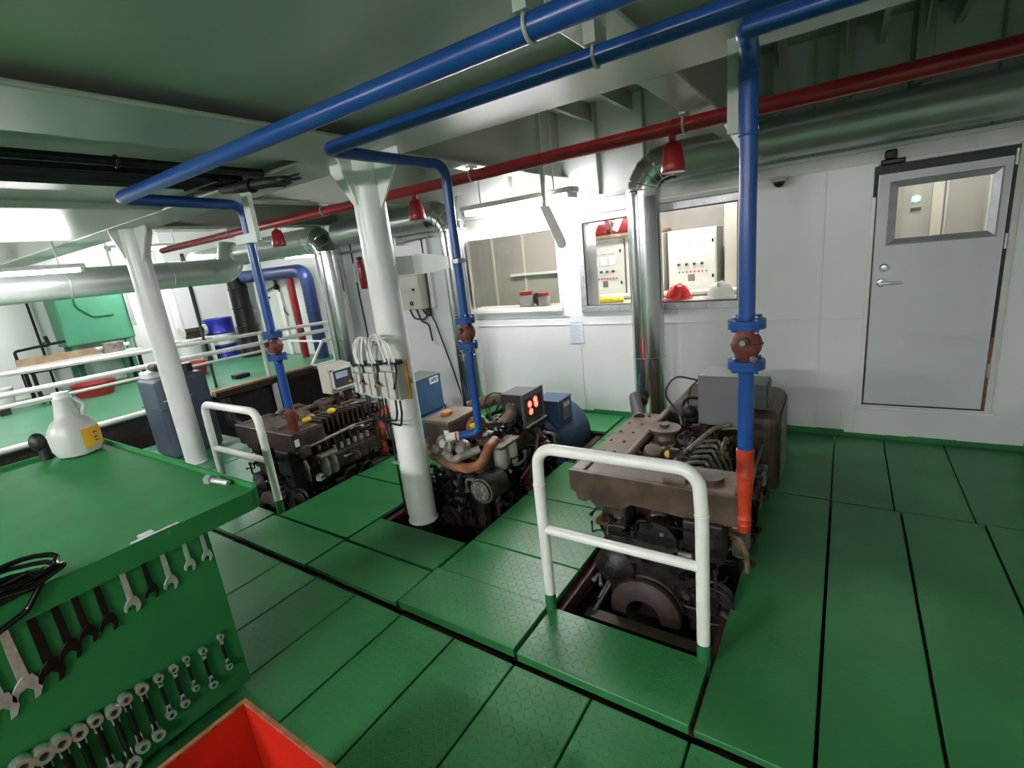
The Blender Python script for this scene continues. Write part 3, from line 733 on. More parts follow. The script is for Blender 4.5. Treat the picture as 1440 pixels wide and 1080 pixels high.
def inline_genset(cx, cy, label, body, tank, top, far=False):
    """six cylinder set with a header tank over its front; cx = pit centre, cy = front face of the tank"""
    t = thing('generator_set', (cx, cy + .9, -.9), label, 'generator set', 'diesel generator sets in the floor pits')
    X = lambda v: cx + v
    Y = lambda v: cy + v
    rnd = random.Random(int(cx * 100))
    b = MB()
    for s in (-.27, .27):
        b.box((X(s - .04), Y(-.36), -.72), (X(s + .04), Y(2.15), -.56), 'maroon', .006)
        b.box((X(s - .06), Y(-.36), -.56), (X(s + .06), Y(2.15), -.545), 'maroon')
    for y in (-.34, .3, 1.1, 2.0): b.box((X(-.31), Y(y), -.74), (X(.31), Y(y + .08), -.58), 'maroon')
    for s in (-.27, .27):
        for y in (-.2, 1.0, 1.9): b.box((X(s - .05), Y(y), -1.0), (X(s + .05), Y(y + .12), -.72), 'maroon')
    b.build('base_frame', None, t)
    b = MB()
    b.box((X(-.24), Y(.12), -.40), (X(.24), Y(1.16), .26), body, .03)
    b.box((X(-.20), Y(.10), -.60), (X(.20), Y(1.10), -.38), 'grime', .05)
    for k in range(6):                                     # cylinder bosses and covers on both sides
        y = Y(.22 + k * .165)
        for s in (-1, 1):
            b.box((X(s * .24 - .018), y - .058, -.26), (X(s * .24 + .018), y + .058, -.02), body, .012)
            studs(b, [(X(s * .258), y + dy, z) for dy in (-.045, .045) for z in (-.24, -.04)], .008, .012, (s, 0, 0), 'steel')
    b.build('block', None, t)
    b = MB()                                               # cylinder heads and covers
    for k in range(6):
        y0 = Y(.17 + k * .165)
        b.box((X(-.17), y0, .26), (X(.20), y0 + .155, .38), body, .012)
        b.box((X(-.12), y0 + .012, .38), (X(.07), y0 + .142, .455), body, .022)
        studs(b, [(X(-.025), y0 + .078, .455)], .012, .02, (0, 0, 1), 'steel')
        studs(b, [(X(a), y0 + c, .38) for a in (-.15, .17) for c in (.03, .125)], .010, .022, (0, 0, 1), 'steel')
    b.build('cylinder_head', None, t)
    # gear case, pulleys and belt at the front
    b = MB()
    b.box((X(-.27), Y(.02), -.42), (X(.27), Y(.13), .28), 'grime', .04)
    b.lathe((X(-.03), Y(.03), -.16), [(.19, 0), (.19, .03), (.165, .04), (.165, .05), (.19, .06), (.19, .09), (.16, .115), (.095, .12), (.088, .112), (.082, .004), (.0, .002)], (0, -1, 0), 'grimebrown', 40)
    b.lathe((X(.30), Y(.05), -.02), [(.10, 0), (.10, .02), (.085, .03), (.10, .04), (.10, .06), (.05, .07), (.04, .1)], (0, -1, 0), 'grime', 28)
    b.lathe((X(-.2), Y(.02), .06), [(.11, 0), (.11, .05), (.07, .06), (.03, .1)], (0, -1, 0), 'grime', 28)
    b.build('gear_case', None, t)
    MB().torus((X(.30), Y(-.03), -.02), .105, .009, (0, 1, 0), 'black').torus((X(-.03), Y(-.05), -.16), .18, .010, (0, 1, 0), 'grime').build('drive_belt', None, t)
    # header tank across the front
    b = MB()
    f = [(-.45, .585), (.425, .575), (.425, .43), (.30, .41), (.05, .43), (-.10, .435), (-.13, .41), (-.17, .385), (-.20, .40), (-.235, .39), (-.29, .375), (-.335, .42), (-.37, .405), (-.41, .41), (-.42, .455), (-.45, .47)]
    b.prism(f, (cx, Y(.0), 0), (1, 0, 0), (0, 0, 1), -.035, tank, .004)
    b.box((X(-.40), Y(.03), .44), (X(.42), Y(.30), .572), tank, .014)
    b.box((X(-.36), Y(.035), .566), (X(.40), Y(.28), .578), top, .004)
    b.box((X(-.45), Y(.02), .53), (X(-.37), Y(.34), .585), top, .01)
    b.box((X(.06), Y(.05), .578), (X(.17), Y(.15), .6), top, .004)
    b.cyl((X(.27), Y(.15), .575), (X(.27), Y(.15), .60), .06, 'brown', 24)
    b.build('header_tank', None, t)
    MB().box((X(.17), Y(-.03), .22), (X(.36), Y(.10), .43), 'grime', .012).build('tank_bracket', None, t)
    MB().box((X(-.27), Y(.0), .20), (X(-.13), Y(.14), .42), 'grimebrown', .02).build('tank_bracket', None, t)
    MB().box((X(-.30), Y(-.02), .29), (X(-.22), Y(.06), .325), 'rust', .008).build('drain_plug', None, t)
    MB().cyl((X(.05), Y(.02), .3), (X(.05), Y(-.06), .3), .1, 'grime', 24).build('tank_outlet', None, t)
    # dusty manifold along the left side
    b = MB()
    b.box((X(-.49), Y(.34), .50), (X(-.25), Y(1.2), .525), 'tan', .006)
    b.tube([(X(-.24), Y(.34), .545), (X(-.24), Y(1.15), .56)], .026, 'tan', 12)
    b.box((X(-.46), Y(.36), .36), (X(-.30), Y(1.18), .5), 'brown', .02)
    studs(b, [(X(-.45 + .09 * i), Y(.44 + .17 * j), .525) for i in range(2) for j in range(5)], .009, .008, (0, 0, 1), 'brown')
    b.build('exhaust_manifold', None, t)
    # turbocharger / thermostat stack
    b = MB()
    b.lathe((X(-.13), Y(.72), .44), [(.09, 0), (.10, .03), (.085, .07), (.07, .09), (.06, .13), (.075, .135), (.075, .16), (.02, .165), (.02, .19)], (0, 0, 1), 'brown', 28)
    b.lathe((X(-.15), Y(.52), .45), [(.07, 0), (.08, .03), (.065, .07), (.05, .09), (.05, .11), (.02, .115)], (.15, -.3, 1), 'tan', 24)
    b.sphere((X(-.08), Y(.56), .50), .05, 'brown').sphere((X(-.23), Y(.46), .52), .035, 'brown', (1.2, 1, .8))
    b.cyl((X(-.20), Y(.62), .5), (X(-.05), Y(.66), .5), .04, 'brown', 18)
    b.lathe((X(-.13), Y(.72), .60), [(.1, 0), (.1, .012), (.03, .02), (.03, .035)], (0, 0, 1), 'brown', 28)
    b.build('thermostat_housing', None, t)
    MB().sphere((X(-.04), Y(.50), .53), .028, 'yellow', (1, 1, .8)).build('yellow_cap', None, t)['label'] = 'small yellow plastic cap'
    # chevron fuel lines
    for k in range(6):
        y = Y(.34 + k * .085)
        MB().tube([(X(.06), y, .50), (X(.10), y - .02, .535), (X(.17), y + .055, .52), (X(.25), y - .03, .42), (X(.27), y - .03, .30)], .0095, 'castgrey' if not far else 'brown', 8, bend=.012, n=3).build('fuel_line', None, t)
    MB().tube([(X(.0), Y(.3), .52), (X(.04), Y(.5), .545), (X(.13), Y(.92), .56), (X(.2), Y(1.0), .56)], .013, 'castgrey', 10, bend=.05).tube([(X(-.02), Y(.4), .5), (X(.10), Y(.95), .54), (X(.28), Y(1.02), .54)], .009, 'castgrey', 8).build('return_line', None, t)
    # right-hand side: fuel pump, filters, pipes
    b = MB()
    b.box((X(.24), Y(.38), .10), (X(.36), Y(.92), .26), body, .02)
    for k in range(6): b.cyl((X(.30), Y(.44 + k * .075), .26), (X(.30), Y(.44 + k * .075), .31), .016, 'steel', 10)
    b.cyl((X(.30), Y(.30), .18), (X(.30), Y(.38), .18), .06, 'grime', 20)
    b.build('injection_pump', None, t)
    b = MB()
    for y in (.26, .34): b.lathe((X(.385), Y(y), .11), [(.0, 0), (.035, .005), (.04, .02), (.04, .13), (.03, .15), (.03, .17)], (0, 0, 1), 'castgrey', 20)
    b.box((X(.34), Y(.21), .28), (X(.42), Y(.39), .31), 'castgrey', .01)
    b.build('fuel_filter', None, t)
    b = MB()
    for y in (1.0, 1.06): b.box((X(.36), Y(y - .025), .17), (X(.42), Y(y + .03), .28), 'castgrey', .012)
    b.build('sensor_block', None, t)
    MB().tube([(X(.40), Y(.02), .42), (X(.41), Y(.35), .44), (X(.40), Y(.62), .45)], .014, 'castgrey', 12).tube([(X(.40), Y(.60), .45), (X(.38), Y(1.1), .40)], .012, body, 10).build('coolant_line', None, t)
    b = MB()
    b.box((X(.22), Y(.30), -.36), (X(.38), Y(.62), -.05), 'grime', .05).box((X(.36), Y(.34), -.12), (X(.40), Y(.42), .04), 'grime', .02)
    b.box((X(.26), Y(.72), -.3), (X(.36), Y(1.02), .02), 'grime', .04)
    b.cyl((X(.32), Y(.66), -.18), (X(.32), Y(1.0), -.18), .07, 'grime', 20)
    b.build('starter_motor', None, t)
    b = MB()                                               # small lines and brackets all round
    for k in range(16):
        y = rnd.uniform(.15, 1.05); z = rnd.uniform(-.3, .25); s = rnd.choice((-1, 1, 1))
        y2 = y + rnd.uniform(.08, .35); z2 = z + rnd.uniform(-.2, .25)
        x = .27 + rnd.uniform(.0, .09)
        b.tube([(X(s * .22), Y(y), z), (X(s * x), Y(y), z), (X(s * x), Y((y + y2) / 2), (z + z2) / 2 + .03), (X(s * x), Y(y2), z2), (X(s * .22), Y(y2), z2)], rnd.choice((.005, .007, .010)), rnd.choice(('grime', 'brown', 'black', 'castgrey')), 7, bend=.03, n=3)
    for k in range(14):
        y = rnd.uniform(.1, 1.1); z = rnd.uniform(-.3, .3); s = rnd.choice((-1, 1, 1))
        b.box((X(s * .27 - .025), Y(y), z), (X(s * .27 + .025), Y(y) + rnd.uniform(.03, .08), z + rnd.uniform(.03, .09)), rnd.choice((body, 'grime', 'grime')), .008)
    b.build('pipework', None, t)['kind'] = 'stuff'
    dk = ('grime', 'grime', 'black', 'grimebrown', 'brown2', 'darksteel')
    clutter(t, (X(-.30), X(.34)), (Y(-.06), Y(.06)), (-.05, .38), 26, int(cx * -50), dk + ('castgrey',))
    clutter(t, (X(.24), X(.42)), (Y(.15), Y(1.15)), (-.35, .40), 46, int(cx * -60), dk + ('brown2', 'castgrey', 'white' if far else 'brown'))
    clutter(t, (X(-.05), X(.24)), (Y(.35), Y(1.15)), (.42, .55), 26, int(cx * -70), ('brown', 'grime', 'brown2', 'tan'), .012)
    clutter(t, (X(-.44), X(-.26)), (Y(-.2), Y(.9)), (-.5, -.1), 18, int(cx * -80), dk + ('castgrey', 'steel'))
    b = MB()
    b.box((X(-.34), Y(-.17), -.29), (X(.34), Y(-.155), -.20), 'grimebrown', .003).box((X(-.34), Y(-.17), -.205), (X(.34), Y(-.10), -.195), 'tan')
    b.box((X(-.34), Y(-.15), -.29), (X(-.28), Y(1.2), -.20), 'grimebrown', .006).box((X(.28), Y(-.15), -.29), (X(.34), Y(1.2), -.20), 'grimebrown', .006)
    for x in (-.31, .31): b.box((X(x - .03), Y(-.16), -.72), (X(x + .03), Y(-.10), -.29), 'grimebrown')
    b.build('cradle', None, t)
    # front right elbow with cast fingers
    b = MB()
    for k in range(4):
        b.tube([(X(.36 + .012 * k), Y(.10 + .0 * k), .33 - .022 * k), (X(.42 + .01 * k), Y(.06), .33 - .03 * k), (X(.45), Y(.06), .25 - .03 * k)], .012, 'tan', 8, bend=.03, n=4)
    b.box((X(.36), Y(.05), .36), (X(.44), Y(.14), .46), 'brown', .02)
    b.build('water_outlet', None, t)
    MB().tube([(X(.33), Y(.0), -.05), (X(.42), Y(-.05), -.06), (X(.43), Y(-.07), -.25), (X(.36), Y(-.04), -.45)], .028, 'black', 14, bend=.09).build('rubber_hose', None, t)
    b = MB()
    for k in range(5):
        x = -.36 + .022 * k
        b.tube([(X(x), Y(-.22 + .03 * k), -.40 + .07 * k), (X(x + .02), Y(.6), -.34 + .08 * k)], .008 + .003 * (k % 2), ('steel', 'castgrey', 'brown')[k % 3], 8)
    b.box((X(-.26), Y(-.16), -.52), (X(-.16), Y(.02), -.40), 'castgrey', .012).box((X(-.2), Y(-.3), -.56), (X(.3), Y(-.24), -.50), 'tan', .01)
    b.build('side_line', None, t)
    # alternator
    am = body if not far else 'gen_blue'
    b = MB()
    b.box((X(-.30), Y(1.32), -.42), (X(.455 if not far else .30), Y(2.02), .56 if not far else .2), 'brown' if not far else 'gen_blue', .09, seg=4)
    b.cyl((X(.05), Y(1.10), .0), (X(.05), Y(1.34), .0), .30, 'grime', 36)
    if not far:
        b.box((X(.30), Y(1.36), .555), (X(.42), Y(1.50), .575), 'tan', .01)
        b.box((X(.455), Y(1.45), -.1), (X(.462), Y(1.85), .5), 'castgrey', .003)
        for k in range(6): b.box((X(.455), Y(1.35 + k * .016), -.2), (X(.46), Y(1.358 + k * .016), .4), 'grime')
    b.build('alternator', None, t)
    return t

def loop(b, pts, r, m='black'):
    b.tube(pts, r, m, 8, bend=.08, n=5)

# nearest set
g3 = inline_genset(-.77, 2.2, 'brown diesel generator set in the nearest pit, under a plain grey control box', 'brown2', 'brown', 'tan')
MB().prism([(0, .535), (.245, .535), (.285, .62), (.27, .80), (.24, .875), (0, .875)], (-.765, 3.22, 0), (1, 0, 0), (0, 0, 1), -.30, 'panelgrey', .006).build('control_box', None, g3)['label'] = 'plain grey box'
b = MB()
for k in range(5):
    for j in range(2):
        b.box((-.503 + .0, 3.27 + .10 * j, .60 + .045 * k), (-.482, 3.33 + .10 * j, .606 + .045 * k), 'panelblack')
b.build('louvre', None, g3)
b = MB()
loop(b, [(-.76, 3.36, .80), (-.95, 3.34, .84), (-1.02, 3.3, .72), (-.88, 3.2, .60), (-.84, 3.1, .56)], .007)
loop(b, [(-.76, 3.40, .84), (-.86, 3.40, .74), (-.87, 3.36, .62), (-.85, 3.2, .52)], .006)
loop(b, [(-.78, 3.42, .66), (-.90, 3.36, .68), (-.88, 3.28, .56)], .012)
b.box((-1.02, 3.36, .48), (-.80, 3.5, .58), 'black', .02).sphere((-.84, 3.3, .6), .05, 'black')
b.build('wiring', None, g3)
MB().box((-.56, 3.56, .56), (-.40, 3.80, .735), 'panelgrey', .006).box((-.395, 3.58, .58), (-.392, 3.78, .72), 'tan').build('terminal_box', None, g3)
MB().tube([(-1.2, 3.3, .50), (-1.45, 3.9, .48), (-1.49, 4.2, .35)], .05, 'grime', 16, bend=.2).build('exhaust_pipe', None, g3)

# farthest set
g1 = inline_genset(-4.02, 2.02, 'dark brown diesel generator set in the farthest pit, with a beige control box on top', 'brown2', 'brown2', 'brown', True)
MB().box((-4.05, 3.58, .2), (-3.74, 3.97, .595), 'gen_blue', .006).box((-4.06, 3.57, .59), (-3.73, 3.98, .60), 'panelgrey', .003).build('terminal_box', None, g1)['label'] = 'blue terminal box with a white round badge'
b = MB().box((-3.742, 3.79, .503), (-3.7375, 3.93, .577), 'paper', .002)
bd = b.build('badge', None, g1)
fc = bpy.data.curves.new('lettering', 'FONT'); fc.body = 'APD'; fc.size = .058; fc.extrude = .001; fc.align_x = 'CENTER'; fc.align_y = 'CENTER'; fc.shear = .15; fc.offset = .0012
ft = bpy.data.objects.new('lettering_curve', fc); C.objects.link(ft)
fm = bpy.data.meshes.new_from_object(ft.evaluated_get(bpy.context.evaluated_depsgraph_get())); bpy.data.objects.remove(ft)
fm.materials.clear(); fm.materials.append(M_['ink'])
fo = bpy.data.objects.new('lettering', fm); C.objects.link(fo)
fo.parent = bd; fo.location = Vector((-3.7365, 3.86, .54)) - Vector(g1['_o']); fo.rotation_euler = (PI / 2, 0, PI / 2)
MB().prism([(0, .66), (.15, .66), (.17, .78), (.15, .92), (.0, .94)], (-4.24, 2.80, 0), (1, 0, 0), (0, 0, 1), -.28, 'beige', .006).build('control_box', None, g1)['label'] = 'beige control box with a framed instrument face'
MB().box((-4.2, 2.84, .44), (-4.12, 2.90, .66), 'grime', .01).box((-4.2, 3.0, .44), (-4.12, 3.06, .66), 'grime', .01).build('box_stand', None, g1)
MB().box((-4.085, 2.83, .71), (-4.065, 3.05, .88), 'panelblack', .002).box((-4.08, 2.815, .695), (-4.055, 2.83, .895), 'offwhite').box((-4.08, 3.05, .695), (-4.055, 3.065, .895), 'offwhite').box((-4.08, 2.815, .88), (-4.055, 3.065, .895), 'offwhite').box((-4.08, 2.815, .695), (-4.055, 3.065, .71), 'offwhite').box((-4.066, 2.86, .80), (-4.06, 3.0, .86), 'lightink').build('instrument_panel', None, g1)
MB().tube([(-3.72, 3.12, .46), (-3.70, 3.10, .44), (-3.68, 3.0, .43), (-3.68, 2.98, .30), (-3.68, 2.98, .05)], .03, 'orange', 14, bend=.06).build('orange_hose', None, g1)
MB().box((-3.60, 2.035, .47), (-3.594, 2.075, .53), 'paper').build('tag_plate', None, g1)
for y in (2.30, 2.55): MB().sphere((-3.79, y, .60), .03, 'yellow', (1, 1.4, .8)).build('yellow_cap', None, g1)
b = MB()
for k in range(9): b.box((-3.95, 2.38 + k * .055, .44), (-3.72, 2.40 + k * .055, .57), 'brown2', .006)
b.build('intake_ribs', None, g1)

# middle set
cx = -2.36
g2 = thing('generator_set', (cx, 3.2, -.9), 'middle diesel generator set with a red-lit gauge panel and a blue alternator', 'generator set', 'diesel generator sets in the floor pits')
b = MB()
for s in (-.27, .27):
    b.box((cx + s - .04, 2.1, -.72), (cx + s + .04, 4.3, -.56), 'maroon', .006)
    for y in (2.2, 3.2, 4.1): b.box((cx + s - .05, y, -1.0), (cx + s + .05, y + .12, -.72), 'maroon')
b.box((cx - .3, 2.1, -.66), (cx + .3, 2.2, -.58), 'maroon', .01)
b.build('base_frame', None, g2)
b = MB().box((cx - .25, 2.56, -.42), (cx + .25, 3.42, .22), 'grime', .03).box((cx - .2, 2.56, -.6), (cx + .2, 3.4, -.4), 'grime', .05)
for k in range(4):
    for s in (-1, 1): b.box((cx + s * .25 - .02, 2.64 + k * .19, -.25), (cx + s * .25 + .02, 2.78 + k * .19, -.02), 'grime', .02)
b.build('block', None, g2)
b = MB()
for k in range(3):
    b.box((cx - .2, 2.58 + k * .28, .22), (cx + .22, 2.84 + k * .28, .36), 'tan', .02)
    b.box((cx - .12, 2.61 + k * .28, .36), (cx + .14, 2.81 + k * .28, .44), 'tan', .03)
    studs(b, [(cx + a, 2.64 + c + k * .28, .36) for a in (-.17, .18) for c in (0, .14)], .012, .025, (0, 0, 1), 'steel')
b.build('cylinder_head', None, g2)
b = MB().box((cx - .28, 2.46, -.45), (cx + .28, 2.58, .2), 'grime', .06)
b.lathe((cx + .0, 2.46, -.08), [(.11, 0), (.11, .03), (.095, .04), (.11, .05), (.11, .07), (.075, .08), (.075, .12), (.045, .12), (.045, .09)], (0, -1, 0), 'grime', 32)
b.lathe((cx - .18, 2.46, .12), [(.09, 0), (.09, .05), (.04, .06), (.03, .09)], (0, -1, 0), 'grime', 28)
b.build('gear_case', None, g2)
b = MB().lathe((cx + .31, 2.62, .19), [(.10, 0), (.105, .02), (.105, .17), (.09, .19), (.075, .19), (.075, .21)], (0, -1, 0), 'grime', 32)
b.build('charging_alternator', None, g2)
b = MB().lathe((cx + .31, 2.41, .19), [(.078, 0), (.078, .008), (.06, .016), (0, .018)], (0, -1, 0), 'castgrey', 32)
for k in range(8):
    a = k * PI / 4
    b.box((cx + .31 + .045 * math.cos(a) - .006, 2.388, .19 + .045 * math.sin(a) - .012), (cx + .31 + .045 * math.cos(a) + .006, 2.398, .19 + .045 * math.sin(a) + .012), 'steel')
b.torus((cx + .31, 2.42, .19), .088, .007, (0, 1, 0), 'castgrey')
b.build('pulley_face', None, g2)['label'] = 'pale round pulley face'
MB().tube([(cx + .33, 2.62, .50), (cx + .37, 2.48, .50), (cx + .35, 2.42, .40), (cx + .20, 2.42, .345), (cx - .02, 2.44, .36)], .036, 'rust', 16, bend=.09, n=8).build('charge_hose', None, g2)['label'] = 'brown bent hose'
MB().tube([(cx + .12, 2.435, .335), (cx - .02, 2.44, .36), (cx - .22, 2.46, .42), (cx - .32, 2.48, .44)], .038, 'tan', 16, bend=.1).build('coolant_tube', None, g2)
b = MB()
b.lathe((cx - .01, 2.50, .47), [(.05, 0), (.085, .02), (.09, .05), (.06, .08), (.035, .085), (.035, .13)], (-.2, -1, .1), 'castgrey', 28)
b.lathe((cx + .12, 2.53, .46), [(.04, 0), (.06, .03), (.05, .08), (.03, .10)], (.3, -1, .2), 'castgrey', 24)
b.tube([(cx + .02, 2.42, .44), (cx + .10, 2.40, .40), (cx + .18, 2.42, .44), (cx + .28, 2.50, .47)], .03, 'castgrey', 12, bend=.05)
b.sphere((cx + .09, 2.46, .55), .04, 'castgrey').cyl((cx + .02, 2.46, .50), (cx + .02, 2.40, .52), .03, 'steel', 14)
b.build('turbocharger', None, g2)
b = MB().box((cx - .20, 2.46, .33), (cx + .05, 2.82, .655), 'brown', .02)
b.box((cx - .2, 2.46, .64), (cx + .05, 2.82, .662), 'tan', .006).cyl((cx - .10, 2.62, .66), (cx - .10, 2.62, .685), .045, 'wood', 20)
b.box((cx + .0, 2.456, .50), (cx + .045, 2.462, .60), 'paper')
b.build('expansion_tank', None, g2)
MB().cyl((cx + .06, 2.72, .53), (cx + .11, 2.72, .53), .095, 'rust', 28).build('filter_lid', None, g2)
MB().tube([(cx - .28, 3.1, .55), (cx - .05, 3.22, .61), (cx + .12, 3.2, .60), (cx + .19, 3.05, .53), (cx + .17, 2.95, .48)], .055, 'tan', 18, bend=.13, n=8).build('air_intake', None, g2)['label'] = 'dusty tan intake elbow'
for (x, y, z) in ((cx + .11, 2.66, .555), (cx + .07, 2.8, .57)): MB().lathe((x, y, z), [(.022, 0), (.028, .01), (.026, .03), (.012, .04), (0, .042)], (.3, -.3, 1), 'yellow', 16).build('yellow_cap', None, g2)
b = MB()
for x, y in ((cx + .30, 2.70), (cx + .31, 2.82)):
    b.lathe((x, y, .24), [(0, 0), (.045, .005), (.052, .02), (.052, .15), (.04, .17)], (0, 0, 1), 'boxgrey', 24)
b.box((cx + .24, 2.64, .41), (cx + .36, 2.90, .435), 'tan', .008)
b.build('oil_filter', None, g2)['label'] = 'white canister filters'
b = MB()
rnd = random.Random(7)
for k in range(10):
    y = 2.62 + .09 * k
    b.tube([(cx + .05, y, .46), (cx + .14 + rnd.uniform(-.03, .04), y + .03, .50 + rnd.uniform(-.03, .03)), (cx + .26, y + rnd.uniform(-.06, .06), .40)], rnd.choice((.008, .012, .02)), rnd.choice(('tan', 'brown', 'tan', 'castgrey')), 8, bend=.04, n=4)
for k in range(8):
    b.box((cx + .1 + rnd.uniform(-.06, .08), 2.65 + .09 * k, .42), (cx + .20 + rnd.uniform(-.04, .06), 2.72 + .09 * k, .46 + rnd.uniform(0, .06)), rnd.choice(('tan', 'brown')), .01)
for k in range(12):
    y = rnd.uniform(2.6, 3.3); z = rnd.uniform(-.3, .2)
    b.tube([(cx + .24, y, z), (cx + .34, y, z), (cx + .35, y + .12, z + rnd.uniform(-.15, .15)), (cx + .24, y + .22, z + .05)], rnd.choice((.006, .009, .013)), rnd.choice(('grime', 'castgrey', 'black')), 7, bend=.04, n=3)
b.tube([(cx + .36, 2.85, .10), (cx + .37, 3.0, .16), (cx + .37, 3.1, .26), (cx + .33, 3.2, .33)], .011, 'tan', 8)
b.box((cx + .26, 3.0, -.1), (cx + .38, 3.14, .12), 'valve', .03)
b.build('pipework', None, g2)['kind'] = 'stuff'
clutter(g2, (cx - .26, cx + .22), (2.40, 2.47), (-.25, .30), 30, 11, ('grime', 'black', 'darksteel', 'grime', 'castgrey'))
clutter(g2, (cx - .05, cx + .26), (2.55, 3.25), (.34, .52), 44, 12, ('tan', 'brown', 'castgrey', 'grime', 'black', 'tan'))
clutter(g2, (cx + .25, cx + .37), (2.62, 3.4), (-.35, .30), 40, 13, ('grime', 'black', 'grimebrown', 'darksteel', 'castgrey'))
b = MB().cyl((cx + .25, 3.05, .5), (cx + .34, 3.42, .1), .02, 'grime', 10).box((cx + .22, 3.2, .38), (cx + .3, 3.34, .46), 'grime', .01)
b.build('panel_bracket', None, g2)
# gauge panel
MB().box((-2.30, 3.11, .46), (-2.075, 3.36, .685), 'panelblack', .006).build('gauge_box', None, g2)
pnl = MB().box((-2.078, 3.07, .425), (-2.06, 3.395, .70), 'panelgrey', .003).box((-2.061, 3.10, .46), (-2.057, 3.36, .655), 'panelblack', .002).box((-2.063, 3.075, .425), (-2.04, 3.39, .433), 'steel')
pnl = pnl.build('gauge_panel', None, g2); pnl['label'] = 'tilted grey panel with red-lit gauges'
for (y, z) in ((3.165, .60), (3.175, .535), (3.255, .615), (3.262, .575)):
    MB().lathe((-2.057, y, z), [(.026, 0), (.026, .004), (.022, .005), (0, .0055)], (1, 0, 0), 'led_red', 24).build('gauge', None, pnl)
b = MB()
loop(b, [(-2.28, 3.2, .66), (-2.40, 3.1, .70), (-2.44, 3.05, .60), (-2.34, 3.0, .50)], .006)
loop(b, [(-2.29, 3.25, .62), (-2.38, 3.22, .66), (-2.42, 3.1, .56), (-2.3, 2.95, .45)], .007)
loop(b, [(-2.3, 3.3, .58), (-2.42, 3.3, .6), (-2.40, 3.15, .5)], .01)
b.build('wiring', None, g2)
# alternator
b = MB().cyl((cx + .02, 3.62, .02), (cx + .02, 4.15, .02), .33, 'gen_blue', 48).lathe((cx + .02, 3.62, .02), [(.335, 0), (.335, .03), (.30, .06), (.24, .08), (.22, .14)], (0, -1, 0), 'gen_blue', 48)
for k in range(10):
    a = PI / 10 + k * PI / 9
    b.box((cx + .02 + .27 * math.cos(a) - .012, 3.535, .02 + .27 * math.sin(a) - .03), (cx + .02 + .27 * math.cos(a) + .012, 3.56, .02 + .27 * math.sin(a) + .03), 'grime')
b.box((cx - .3, 3.62, -.55), (cx + .34, 4.1, -.2), 'gen_blue', .02)
b.build('alternator', None, g2)
MB().box((-2.30, 3.62, .22), (-2.05, 3.87, .475), 'gen_blue', .008).box((-2.305, 3.615, .47), (-2.045, 3.875, .48), 'gen_blue', .003).build('terminal_box', None, g2)
MB().box((-2.051, 3.70, .28), (-2.046, 3.83, .45), 'castgrey', .002).box((-2.047, 3.71, .40), (-2.045, 3.82, .44), 'paper').build('rating_plate', None, g2)
MB().cyl((cx + .02, 3.42, .0), (cx + .02, 3.56, .0), .27, 'grime', 40).build('flywheel_housing', None, g2)

# ------------------------------------------------------------------ breaker boxes on the column
def breaker_box(x0, x1, y0, z0, z1, label, seed, yoff=0.0):
    t = thing('breaker_box', ((x0 + x1) / 2, y0, z0), label, 'breaker box', 'breaker boxes on the column')
    w = x1 - x0; y1 = y0 + .11
    MB().box((x0, y0 + .03, z0), (x1, y1, z1), 'boxgrey', .006).box((x0 - .008, y1, z0 - .01), (x1 + .012, y1 + .016, z1 + .012), 'wood', .002).build('enclosure', None, t)
    for k in range(2):
        a = x0 + .006 + k * w / 2
        MB().box((a, y0, z0 + .02), (a + w / 2 - .01, y0 + .032, z1 - .035), 'boxgrey', .006).box((a + .004, y0 - .002, (z0 + z1) / 2 - .001), (a + w / 2 - .014, y0 + .001, (z0 + z1) / 2 + .002), 'lightink').build('cover', None, t)
    MB().box((x0 + .015, y0 + .01, z1 - .03), (x1 - .015, y0 + .06, z1 + .005), 'boxgrey', .006).cyl((x0 + w * .25, y0 + .05, z1), (x0 + w * .25, y0 + .05, z1 + .02), .016, 'black', 12).cyl((x0 + w * .7, y0 + .05, z1), (x0 + w * .7, y0 + .05, z1 + .02), .016, 'black', 12).build('gland', None, t)
    MB().cyl((x0 - .01, y0 + .0, z0 + .115), (x0 + .01, y0 - .025, z0 + .115), .014, 'black', 14).cyl((x0 + .01, y0 - .025, z0 + .115), (x0 + .03, y0 - .04, z0 + .115), .010, 'wood', 10).build('switch_knob', None, t)
    rn = random.Random(seed)
    for k in range(5):
        xa = x0 + w * (.15 + .18 * k)
        xm = xa * .8 + (-2.54) * .2 + rn.uniform(-.03, .03)
        MB().tube([(xa, y0 + .05, z1), (xa + rn.uniform(-.02, .02), y0 + .04, z1 + .09), (xm, y0 + .05 + rn.uniform(-.02, .03), z1 + .17 + rn.uniform(-.02, .04)), (-2.55 + rn.uniform(-.10, .06), 2.12 - yoff, z1 + .13 + rn.uniform(-.03, .05)), (-2.55 + rn.uniform(-.05, .03), 2.12, z1 - .02)],
                  .0065, 'white' if k % 3 else 'boxgrey', 8, bend=.07, n=6).build('cable', None, t)
    for k in range(2):
        xa = x0 + w * (.4 + .3 * k)
        MB().tube([(xa, y0 + .06, z0), (xa + .01, y0 + .05, z0 - .09), (xa - .05, y0 + .08, z0 - .16 - .03 * k), (-2.60, 2.15, z0 - .2 - .02 * k), (-2.60, 2.16, z0 - .35)], .007, 'black', 8, bend=.05, n=5).build('lead', None, t)
    MB().box((x0 - .02, y0 + .035, z0 + .01), (x0, y1 - .02, z1 + .015), 'black', .004).box((x0 - .012, y0 + .05, z1), (x1 + .004, y1 - .005, z1 + .03), 'black', .01).build('gasket', None, t)
    MB().tube([(x1 - .02, y0 + .05, z1 + .02), (x1 + .02, y0 + .02, z1 - .02), (x1 + .03, y0 - .01, z1 - .09), (x1 + .0, y0 - .005, z0 + .09)], .0065, 'black', 8, bend=.03, n=4).build('lead', None, t)
    return t
